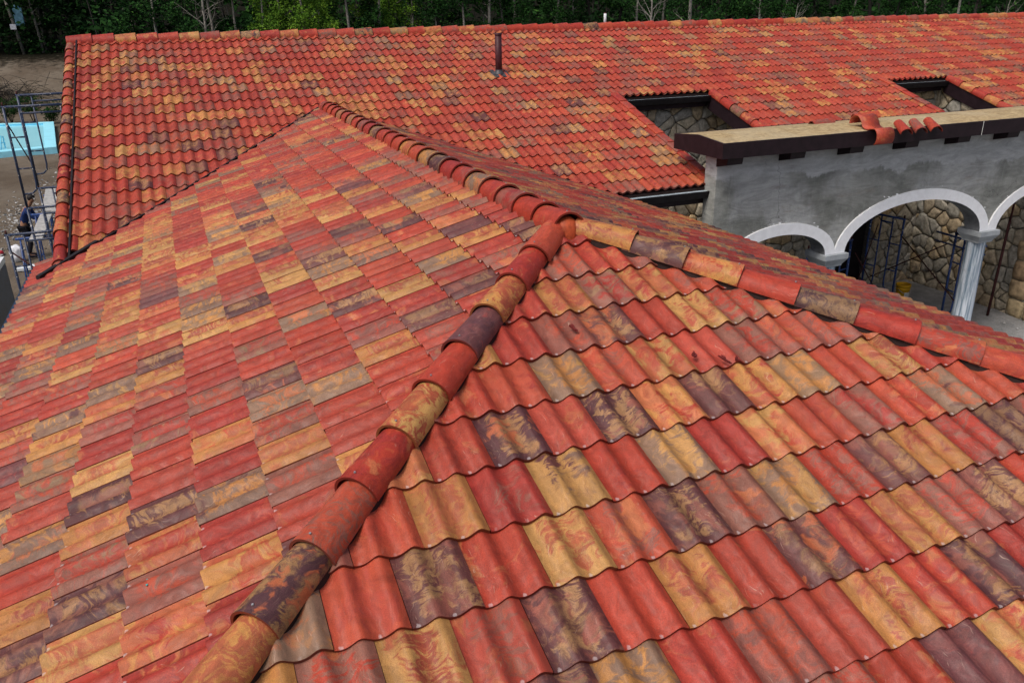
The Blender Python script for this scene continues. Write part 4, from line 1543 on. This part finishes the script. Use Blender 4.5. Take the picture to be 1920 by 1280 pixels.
# sacks and cloth
def sack(name, loc, sz, mat, lab, cat, seed):
    bm = bmesh.new()
    bmesh.ops.create_icosphere(bm, subdivisions=4, radius=1)
    for v in bm.verts:
        q = v.co.copy()
        f = abs(q.x) ** 4 + abs(q.y) ** 4 + abs(q.z) ** 4
        q *= 1 / (f ** .25) * .5 + .5
        q *= 1 + .12 * mnoise.noise(q * 2 + Vector((seed, 0, 0))) + .05 * mnoise.noise(q * 7)
        v.co = Vector((q.x * sz[0], q.y * sz[1], max(-1, q.z) * sz[2] + sz[2] * .85)) + Vector(loc)
    me = bpy.data.meshes.new(name)
    bm.to_mesh(me)
    me.materials.append(mat)
    for p in me.polygons:
        p.use_smooth = True
    o = bpy.data.objects.new(name, me)
    COL.objects.link(o)
    tag(o, lab, cat)


sack('sack', (-7.05, 21.0, GZ), (.17, .15, .25), M['sack'], 'full white sack standing on the ground behind the lowest scaffold frame', 'sack', 1)
sack('cloth_heap', (-7.75, 22.0, GZ), (.2, .16, .06), M['redcloth'], 'crumpled red cloth on the ground left of the white sack', 'cloth', 2)
sack('barrow_load', (-7.75, 44.5, GZ), (.16, .14, .22), M['redcloth'], 'dark red bundle at the near right corner of the pool', 'bundle', 3)
r = random.Random(44)
mb = MB()
for i in range(1000):
    k = r.random()
    x, y = (r.gauss(-8.0, 1.3), r.gauss(26.5, 1.8)) if k < .6 else (r.gauss(-6.6, 1.0), r.gauss(30, 4))
    s_ = r.uniform(.02, .09)
    c = Vector((x, y, ground_z(x, y) + s_ * .25))
    mb.add([c + Vector((r.uniform(-1, 1), r.uniform(-1, 1), r.uniform(-.5, .6))) * s_ for _ in range(6)], [(0, 1, 2), (0, 2, 3), (0, 3, 4), (0, 4, 1), (5, 2, 1), (5, 3, 2), (5, 4, 3), (5, 1, 4)])
tag(mb.build('rubble', M['rubble']), 'pale rubble spread over the yard behind the worker', 'rubble', None, 'stuff')
# white-edged crate with brown panels in the near left
cr_ = thing('timber_rack', 'white-edged timber rack with brown panels below the blue gutter at the left edge', 'rack', (-5.58, 9.2, -2.28))
mb = MB()
mb.box((.20, -1.6, -.9), (.24, 1.2, -.02))
mb.build('side_panel', M['bluegutter'], cr_)
mb = MB()
mb.box((.08, -1.62, -.02), (.24, 1.25, .07))
mb.box((-1.2, 1.20, -.02), (.13, 1.25, .04))
mb.build('edge_trim', M['whitewood'], cr_)
for k in range(5):
    mb = MB()
    mb.box((-1.2, 1.0 - k * .55, -.10), (.13, 1.09 - k * .55, -.05))
    mb.build('slat', M['whitewood'], cr_)
mb = MB()
mb.box((-1.2, -1.6, -.22), (.15, 1.15, -.16))
mb.build('panel', M['brownwood'], cr_)
for k, (px_, py_) in enumerate(((.1, -1.5), (.1, 1.05), (-1.1, -1.5), (-1.1, 1.05))):
    mb = MB()
    mb.box((px_ - .04, py_ - .04, GZ + 2.28 - .1), (px_ + .04, py_ + .04, -.3))
    mb.build('leg', M['whitewood'], cr_)

# ---------------------------------------------------------------- worker (stooping, navy clothes)
def ensure_skin(me):
    if not me.skin_vertices:
        bm = bmesh.new()
        bm.from_mesh(me)
        bm.verts.layers.skin.verify()
        bm.to_mesh(me)
        bm.free()




def skin_obj(name, chains, mat, parent, levels=2):
    V, E, R_, idx = [], [], [], {}
    for ch in chains:
        prev = None
        for key, co, rad in ch:
            if key not in idx:
                idx[key] = len(V)
                V.append(co)
                R_.append(rad)
            k = idx[key]
            if prev is not None:
                E.append((prev, k))
            prev = k
    me = bpy.data.meshes.new(name)
    me.from_pydata(V, E, [])
    ensure_skin(me)
    for k, s_ in enumerate(me.skin_vertices[0].data):
        s_.radius = R_[k] if isinstance(R_[k], tuple) else (R_[k], R_[k])
        s_.use_root = (k == 0)
    me.materials.append(mat)
    o = bpy.data.objects.new(name, me)
    COL.objects.link(o)
    if parent:
        o.parent = parent
    md = o.modifiers.new('skin', 'SKIN')
    md.use_smooth_shade = True
    md2 = o.modifiers.new('sub', 'SUBSURF')
    md2.levels = md2.render_levels = levels
    return o


pe = thing('person', 'worker in navy overalls and dark trousers stooping over the planks by the left gable', 'person', (-6.75, 21.3, GZ))
# x = towards the building (leans that way a little), y = away; the figure faces the planks at +x
J = dict(pel=(0, 0, .95), wa=(.03, 0, 1.08), ch=(.13, 0, 1.30), nb=(.21, 0, 1.43), nk=(.25, 0, 1.50), hd=(.32, 0, 1.60), hd2=(.35, 0, 1.69),
         hl=(-.01, .10, .92), hr=(-.01, -.10, .92), kl=(.06, .13, .50), kr=(.10, -.12, .50), al=(-.05, .14, .09), ar=(-.02, -.13, .09),
         tl=(.14, .16, .035), tr=(.17, -.14, .035),
         sl=(.17, .20, 1.39), sr=(.17, -.20, 1.39), el=(.30, .25, 1.13), er=(.33, -.24, 1.15), wl=(.53, .17, 1.14), wr=(.56, -.16, 1.18))


def ch(*ks):
    return [(k, J[k], r_) for k, r_ in ks]


skin_obj('body', [ch(('pel', (.14, .11)), ('wa', (.13, .10)), ('ch', (.15, .11)), ('nb', (.09, .075)), ('nk', .052), ('hd', (.078, .075)), ('hd2', (.082, .088))),
                  ch(('pel', .1), ('hl', .085), ('kl', .055), ('al', .038), ('tl', (.04, .03))),
                  ch(('pel', .1), ('hr', .085), ('kr', .055), ('ar', .038), ('tr', (.04, .03))),
                  ch(('ch', .1), ('sl', .06), ('el', .042), ('wl', .028)),
                  ch(('ch', .1), ('sr', .06), ('er', .042), ('wr', .028))], M['skin'], pe, 1)
skin_obj('shirt', [[('pel', (.0, 0, .93), (.165, .13)), ('wa', J['wa'], (.155, .125)), ('ch', J['ch'], (.175, .13)), ('nb', (.20, 0, 1.41), (.10, .085))],
                   [('ch', J['ch'], .12), ('sl', J['sl'], .078), ('el', J['el'], .058), ('wl0', (.47, .19, 1.137), .042)],
                   [('ch', J['ch'], .12), ('sr', J['sr'], .078), ('er', J['er'], .058), ('wr0', (.50, -.18, 1.172), .042)]], M['navy'], pe, 1)
skin_obj('trousers', [[('p', (0, 0, .93), (.15, .12)), ('hl', (-.01, .10, .86), .105), ('kl', J['kl'], .075), ('al', (-.045, .14, .13), .062)],
                      [('p', (0, 0, .93), .12), ('hr', (-.01, -.10, .86), .105), ('kr', J['kr'], .075), ('ar', (-.015, -.13, .13), .062)]], M['dark'], pe, 1)
for s_, (a, t) in enumerate((('al', 'tl'), ('ar', 'tr'))):
    skin_obj('boot', [[('a', (J[a][0] - .03, J[a][1], .06), .06), ('b', (J[a][0] + .06, J[a][1], .05), (.055, .05)), ('c', (J[t][0] + .03, J[t][1], .04), (.05, .035))]], M['dark'], pe, 1)
for s_ in (1, -1):
    w = Vector(J['wl'] if s_ > 0 else J['wr'])
    chains = []
    palm = w + Vector((.07, 0, -.01))
    root = [('w', tuple(w), .026), ('p', tuple(palm), (.034, .016))]
    chains.append(root)
    for f, (dy, L) in enumerate(((-.03, .065), (-.01, .075), (.01, .072), (.03, .058))):
        b = palm + Vector((.03, dy, 0))
        m_ = b + Vector((L * .5, dy * .2, -.012))
        e = b + Vector((L * .85, dy * .2, -.045))
        chains.append([('p', tuple(palm), .03), ('f%d' % f, tuple(b), .0095), ('g%d' % f, tuple(m_), .0085), ('h%d' % f, tuple(e), .007)])
    b = palm + Vector((-.01, -.035 * s_, 0))
    chains.append([('p', tuple(palm), .03), ('t', tuple(b), .012), ('u', tuple(b + Vector((.035, -.02 * s_, -.01))), .010), ('v', tuple(b + Vector((.06, -.015 * s_, -.03))), .008)])
    skin_obj('hand', chains, M['skin'], pe, 1)
mb = MB()
bm = bmesh.new()
bmesh.ops.create_uvsphere(bm, u_segments=20, v_segments=14, radius=1)
hv = [Vector((v.co.x * .105 + .335, v.co.y * .088, v.co.z * .10 + 1.69)) for v in bm.verts if True]
hf = [tuple(v.index for v in f.verts) for f in bm.faces if f.calc_center_median().z > -.05 or f.calc_center_median().x < -.25]
mb.add(hv, hf, 0, True)
mb.build('hair', M['hair'], pe)
mb = MB()   # face: nose, brows, mouth, ears
mb.tube([(.425, 0, 1.66), (.445, 0, 1.635)], [.010, .015], 0, 8)
for s_ in (1, -1):
    mb.lathe([(0, .018), (.013, .012), (.018, 0), (.013, -.018), (0, -.024)], (.345, s_ * .083, 1.645), 0, 8)
mb.tube([(.408, -.022, 1.600), (.414, 0, 1.598), (.408, .022, 1.600)], .005, 0, 6)
mb.build('face_features', M['skin'], pe)
mb = MB()
for s_ in (1, -1):
    mb.lathe([(0, .008), (.009, .004), (.009, -.004), (0, -.008)], (.412, s_ * .032, 1.668), 0, 8)
mb.build('eyes', M['hair'], pe)

# ================================================================ TREES
def leaf_quads(rnd, centres, n, spread, size, V, F, RN, flat=.75):
    for _ in range(n):
        c = rnd.choice(centres)
        while True:
            d = Vector((rnd.uniform(-1, 1), rnd.uniform(-1, 1), rnd.uniform(-1, 1)))
            if d.length < 1:
                break
        p = Vector(c[:3]) + Vector((d.x, d.y, d.z * flat)) * c[3] * spread
        a = Vector((rnd.gauss(0, 1), rnd.gauss(0, 1), rnd.gauss(0, .6))).normalized()
        b = a.orthogonal().normalized()
        b = (b * math.cos(rnd.random() * 6.28) + a.cross(b) * math.sin(rnd.random() * 6.28))
        s_ = size * rnd.uniform(.6, 1.3)
        k = len(V)
        V += [p - a * s_, p + b * s_ * .42, p + a * s_, p - b * s_ * .42]
        F.append((k, k + 1, k + 2, k + 3))
        RN.append(min(1, max(0, rnd.random() * .75 + (c[4] if len(c) > 4 else 0))))


def leaf_object(name, V, F, RN, mat, parent):
    o = mesh_obj(name, V, F, mat, parent)
    at = o.data.attributes.new('rnd', 'FLOAT', 'FACE')
    at.data.foreach_set('value', RN)
    return o


def make_tree(seed, h, crown_base, nleaf, leafmat, barkmat, r0=.16, size=.11, bare=False, nbr=15, cr=2.4):
    rd = random.Random(seed)
    root = bpy.data.objects.new('tree', None)
    COL.objects.link(root)
    mb = MB()
    pts, rad = [], []
    lx, ly = rd.uniform(-.14, .14), rd.uniform(-.1, .1)
    for i in range(9):
        t = i / 8
        pts.append(Vector((lx * h * t * t + .16 * math.sin(t * 7 + seed), ly * h * t + .16 * math.cos(t * 5 + seed * 2), h * t - .25)))
        rad.append(r0 * (1 - t) ** .7 + .012)
    mb.tube(pts, rad, 0, 8)
    cents = []
    for b in range(nbr):
        t = rd.uniform(.22 if bare else crown_base / h, .97)
        k = t * 8
        i = min(7, int(k))
        p = pts[i].lerp(pts[i + 1], k - i)
        an = rd.uniform(0, 6.28)
        L = cr * rd.uniform(.5, 1.15) * (1.15 - .6 * t)
        q, d = p, Vector((math.cos(an), math.sin(an), rd.uniform(.15, .9))).normalized()
        bp, br = [p], [max(.012, rad[i] * .42)]
        for s_ in range(5):
            d = (d + Vector((rd.uniform(-.3, .3), rd.uniform(-.3, .3), rd.uniform(-.1, .3)))).normalized()
            q = q + d * L / 5
            bp.append(q)
            br.append(max(.006, br[0] * (1 - (s_ + 1) / 5.6)))
            if s_ > 0:
                e = q + Vector((rd.uniform(-1, 1), rd.uniform(-1, 1), rd.uniform(-.2, .8))) * L * .28
                mb.tube([q, (q + e) / 2 + Vector((0, 0, .05)), e], [br[-1] * .6, br[-1] * .4, .004], 0, 5, False)
                cents.append((*e, rd.uniform(.35, .75), rd.uniform(-.2, .25)))
        mb.tube(bp, br, 0, 6, False)
        cents.append((*q, rd.uniform(.4, .8), rd.uniform(-.2, .25)))
    mb.build('trunk', barkmat, root)
    if nleaf:
        V, F, RN = [], [], []
        leaf_quads(rd, cents, nleaf, 1.0, size, V, F, RN)
        leaf_object('crown', V, F, RN, leafmat, root)
    return root


def copy_tree(src):
    c = src.copy()
    COL.objects.link(c)
    for chd in src.children:
        d = chd.copy()
        COL.objects.link(d)
        d.parent = c
    return c


protos = [
    (make_tree(1, 10.5, 2.4, 5200, M['leaf'], M['bark'], .15, .11), 'dark-crowned'),
    (make_tree(2, 12.0, 3.2, 5200, M['leaf'], M['darkbark'], .17, .11), 'dense dark'),
    (make_tree(3, 9.5, 1.6, 5600, M['leaf'], M['bark'], .11, .10, cr=2.0), 'low-branched'),
    (make_tree(4, 9.0, 2.0, 7000, M['leaf2'], M['bark'], .14, .09, nbr=20), 'fresh green'),
    (make_tree(5, 9.0, 3.0, 0, None, M['bark'], .12, bare=True, nbr=20, cr=3.0), 'bare pale'),
    (make_tree(6, 11.0, 3.4, 2600, M['leaf'], M['bark'], .13, .10, cr=2.8, nbr=12), 'thin slender'),
]
# (pixel column in the photo, distance along +Y, prototype, scale): columns only used to describe them
spots = [(-11.56, 76, 2, 1.0, 'low-branched leafy tree behind the leaning utility pole'),
         (-4.04, 56, 0, 1.0, 'dark tree above the ridge a few tiles in from its left end'),
         (-2.31, 54, 5, 1.0, 'slender pale-trunked tree a little right of the ridge end'),
         (0.66, 48, 4, 1.0, 'bare pale tree with thin forking branches left of the bright green one'),
         (1.84, 50, 4, 0.8, 'smaller bare pale tree leaning beside the forking one'),
         (5.32, 46, 3, 1.0, 'brightest yellow-green leafy tree in the row behind the ridge'),
         (9.9, 47, 3, 0.9, 'fresh green tree to the right of the brightest one'),
         (8.61, 52, 3, 0.85, 'fresh green tree between the two brighter ones'),
         (15.6, 50, 1, 1.0, 'dense dark tree above the roof vent, on its left'),
         (17.3, 48, 5, 1.1, 'slender trunk rising straight behind the roof vent'),
         (20.16, 50, 0, 0.9, 'dark tree rising just right of the roof vent'),
         (26.38, 42, 4, 1.0, 'bare white-limbed tree leaning over the ridge right of centre'),
         (30.66, 44, 5, 1.2, 'tall straight pale trunk just right of the white-limbed bare tree'),
         (38.09, 46, 5, 1.0, 'straight pale trunk standing alone behind the middle of the right ridge'),
         (40.33, 45, 4, 0.8, 'bare tree with two spreading limbs beyond the right half of the ridge'),
         (57.12, 46, 5, 1.1, 'thick pale trunk near the right end of the ridge'),
         (59.96, 44, 4, 0.8, 'thin bare forked tree at the far right corner'),
         (-17.04, 81.0, 1, 1.04, None),
         (-15.11, 82.7, 1, 0.81, None),
         (-13.28, 79.7, 1, 1.12, None),
         (-11.08, 76.9, 5, 0.93, None),
         (-10.23, 76.8, 1, 0.88, None),
         (-8.52, 78.2, 5, 1.08, None),
         (-6.45, 77.1, 0, 0.85, None),
         (-5.16, 83.8, 0, 0.88, None),
         (-2.91, 55.8, 1, 1.14, None),
         (-1.39, 51.4, 1, 0.86, None),
         (0.32, 55.7, 1, 1.11, None),
         (0.86, 49.0, 2, 1.13, None),
         (2.01, 48.6, 2, 1.01, None),
         (2.84, 46.0, 3, 0.92, None),
         (4.53, 49.1, 3, 0.97, None),
         (6.23, 47.8, 3, 0.93, None),
         (7.53, 50.0, 0, 1.0, None),
         (8.31, 46.1, 2, 1.13, None),
         (9.69, 47.2, 0, 0.92, None),
         (12.33, 51.2, 3, 1.07, None),
         (12.93, 49.7, 2, 1.13, None),
         (13.98, 46.9, 2, 0.93, None),
         (15.99, 47.5, 2, 0.99, None),
         (17.58, 49.1, 2, 1.08, None),
         (20.79, 52.3, 1, 1.15, None),
         (19.94, 47.6, 0, 1.01, None),
         (25.17, 55.2, 0, 1.01, None),
         (27.02, 54.3, 5, 0.85, None),
         (29.04, 55.8, 1, 0.97, None),
         (31.31, 54.4, 1, 1.0, None),
         (28.18, 47.3, 5, 0.95, None),
         (30.26, 47.5, 5, 0.96, None),
         (38.52, 56.0, 1, 0.96, None),
         (36.34, 50.9, 1, 0.9, None),
         (38.01, 50.7, 1, 1.09, None),
         (41.18, 51.3, 1, 0.97, None),
         (41.62, 49.4, 0, 0.98, None),
         (45.37, 51.5, 0, 1.08, None),
         (49.96, 53.7, 1, 0.81, None),
         (48.16, 49.1, 0, 0.9, None),
         (52.24, 50.9, 1, 1.13, None),
         (53.0, 49.4, 1, 0.8, None),
         (57.25, 51.5, 2, 0.9, None),
         (57.44, 48.9, 0, 1.08, None),
         (60.21, 49.5, 1, 1.13, None),
         (64.36, 50.1, 1, 1.04, None),
         (73.64, 55.8, 2, 0.99, None),
         (66.84, 47.7, 2, 0.97, None),
         (76.32, 52.9, 1, 0.95, None),
         (78.11, 52.2, 0, 1.13, None),
         (77.13, 49.0, 0, 1.02, None)]
words = {0: 'dark-leaved tree with a greyish trunk', 1: 'dense tree with a dark trunk', 2: 'low-branched leafy tree with a slim pale trunk', 3: 'fresh yellow-green tree',
         4: 'bare pale tree with forking branches', 5: 'thin tree with a slender pale trunk'}
used = set()
count = {}
for i, (x, y, k, sc, lab) in enumerate(spots):
    p = protos[k][0]
    o = p if k not in used else copy_tree(p)
    used.add(k)
    o.location = (x, y, ground_z(x, y))
    rd = random.Random(i + 77)
    o.rotation_euler = (0, 0, rd.uniform(0, 6.28))
    o.scale = (sc, sc, sc * rd.uniform(.92, 1.1))
    tag(o, lab or words[k] + ' in the row behind the long roof', 'tree', 'trees at the edge of the wood' if lab else 'unremarkable ' + words[k].split(' tree')[0] + ' trees behind the long roof')

# far wood behind the first rows, nobody could count it
rd = random.Random(99)
V, F, RN = [], [], []
cents = []
for i in range(900):
    x = rd.uniform(-60, 110)
    base = 75 if x < -6.2 else 55
    y = base + rd.uniform(0, 26)
    gz_ = ground_z(x, y)
    cents.append((x, y, gz_ + rd.uniform(.6, 12), rd.uniform(1.2, 2.4), rd.uniform(-.3, .2)))
leaf_quads(rd, cents, 70000, 1.0, .30, V, F, RN, .9)
cents = []
for i in range(1000):
    x = rd.uniform(-40, 80)
    y = (74.5 if x < -6.2 else 53) + rd.uniform(0, 5)
    cents.append((x, y, ground_z(x, y) + rd.uniform(.2, 5.5), rd.uniform(.7, 1.3), rd.uniform(-.5, .0)))
leaf_quads(rd, cents, 80000, 1.0, .2, V, F, RN, .9)
leaf_object('wood', V, F, RN, M['leaf'], None)
tag(bpy.data.objects['wood'], 'dark mass of woodland filling in behind the nearer trees', 'woodland', None, 'stuff')
rd = random.Random(98)
mb = MB()
for i in range(260):
    x = rd.uniform(-60, 110)
    y = (80 if x < -6.2 else 58) + rd.uniform(0, 24)
    z = ground_z(x, y)
    h = rd.uniform(8, 14)
    r_ = rd.uniform(.08, .2)
    lx = rd.uniform(-.1, .1) * h
    mb.tube([(x, y, z - .3), (x + lx * .3, y, z + h * .4), (x + lx, y, z + h)], [r_, r_ * .7, .03], 0, 6, False)
tag(mb.build('wood_trunks', M['darkbark']), 'dim trunks standing inside the far woodland', 'woodland', None, 'stuff')

# shrubs by the pool
for i, (x, y, s_, lab) in enumerate(((-12.4, 60.0, 1.0, 'rounded green shrub at the far side of the pool, leftmost'), (-11.0, 59.4, 1.15, 'upright green shrub at the far side of the pool, middle'),
                                     (-9.9, 59.0, 1.05, 'green shrub beyond the far right corner of the pool'), (-13.9, 60.6, 1.0, 'green shrub at the very left edge beyond the pool'))):
    t = thing('shrub', lab, 'shrub', (x, y, ground_z(x, y)), 'shrubs beyond the pool')
    rd = random.Random(300 + i)
    mb = MB()
    cs = []
    for k in range(9):
        an = rd.uniform(0, 6.28)
        e = Vector((math.cos(an) * .45 * s_, math.sin(an) * .45 * s_, rd.uniform(.6, 1.5) * s_))
        mb.tube([(0, 0, -.1), e * .5 + Vector((0, 0, .1)), e], [.02, .012, .004], 0, 5)
        cs.append((*e, .35 * s_, rd.uniform(-.2, .25)))
        cs.append((*(e * .6), .3 * s_, rd.uniform(-.2, .25)))
    mb.build('stems', M['darkbark'], t)
    V, F, RN = [], [], []
    leaf_quads(rd, cs, 1100, 1.0, .07, V, F, RN)
    leaf_object('foliage', V, F, RN, M['leaf'], t)
# brush pile
rd = random.Random(71)
mb = MB()
for i in range(520):
    x, y = rd.gauss(-15.5, 2.6), 65 + rd.gauss(0, .8)
    z = ground_z(x, y) + abs(rd.gauss(0, .45))
    d = Vector((rd.gauss(0, 1), rd.gauss(0, .6), rd.gauss(0, .5))).normalized() * rd.uniform(.5, 1.6)
    p = Vector((x, y, z))
    mb.tube([p - d, p + Vector((0, 0, rd.uniform(-.1, .2))), p + d], [.022, .015, .005], 0, 4, False)
bp_ = thing('brush_pile', 'long heap of cut dark branches and dry reddish leaves on the bank below the wood', 'brush pile', (0, 0, 0))
mb.build('branches', M['darkbark'], bp_)
V, F, RN = [], [], []
cs = [(rd.gauss(-15.5, 2.2), 64.2 + rd.gauss(0, .4), 0, .5) for _ in range(40)]
cs = [(a, b, ground_z(a, b) + .1, c) for a, b, _, c in cs]
leaf_quads(rd, cs, 2600, 1.0, .07, V, F, RN, .35)
leaf_object('dry_leaves', V, F, RN, M['leafdry'], bp_)
# utility pole with a transformer box among the trees
up_ = thing('utility_pole', 'leaning pale pole with a blue-grey box among the dark trees at top left', 'utility pole', (-12.9, 75, ground_z(-12.9, 75)))
mb = MB()
mb.tube([(.25, 0, -.3), (-.55, 0, 6.5)], [.14, .10], 0, 10)
mb.build('pole', M['bark'], up_)
mb = MB()
mb.box((.12, -.35, 2.2), (.75, .05, 3.5))
mb.box((.16, -.38, 2.3), (.71, -.35, 2.8))
mb.tube([(.3, -.15, 3.5), (.3, -.15, 3.72)], .05)
mb.tube([(.55, -.15, 3.5), (.55, -.15, 3.72)], .05)
mb.build('transformer_box', M['bluebox'], up_)
mb = MB()
mb.box((-.32, -.3, 1.9), (.1, -.1, 2.3))
mb.build('meter_box', M['sack'], up_)
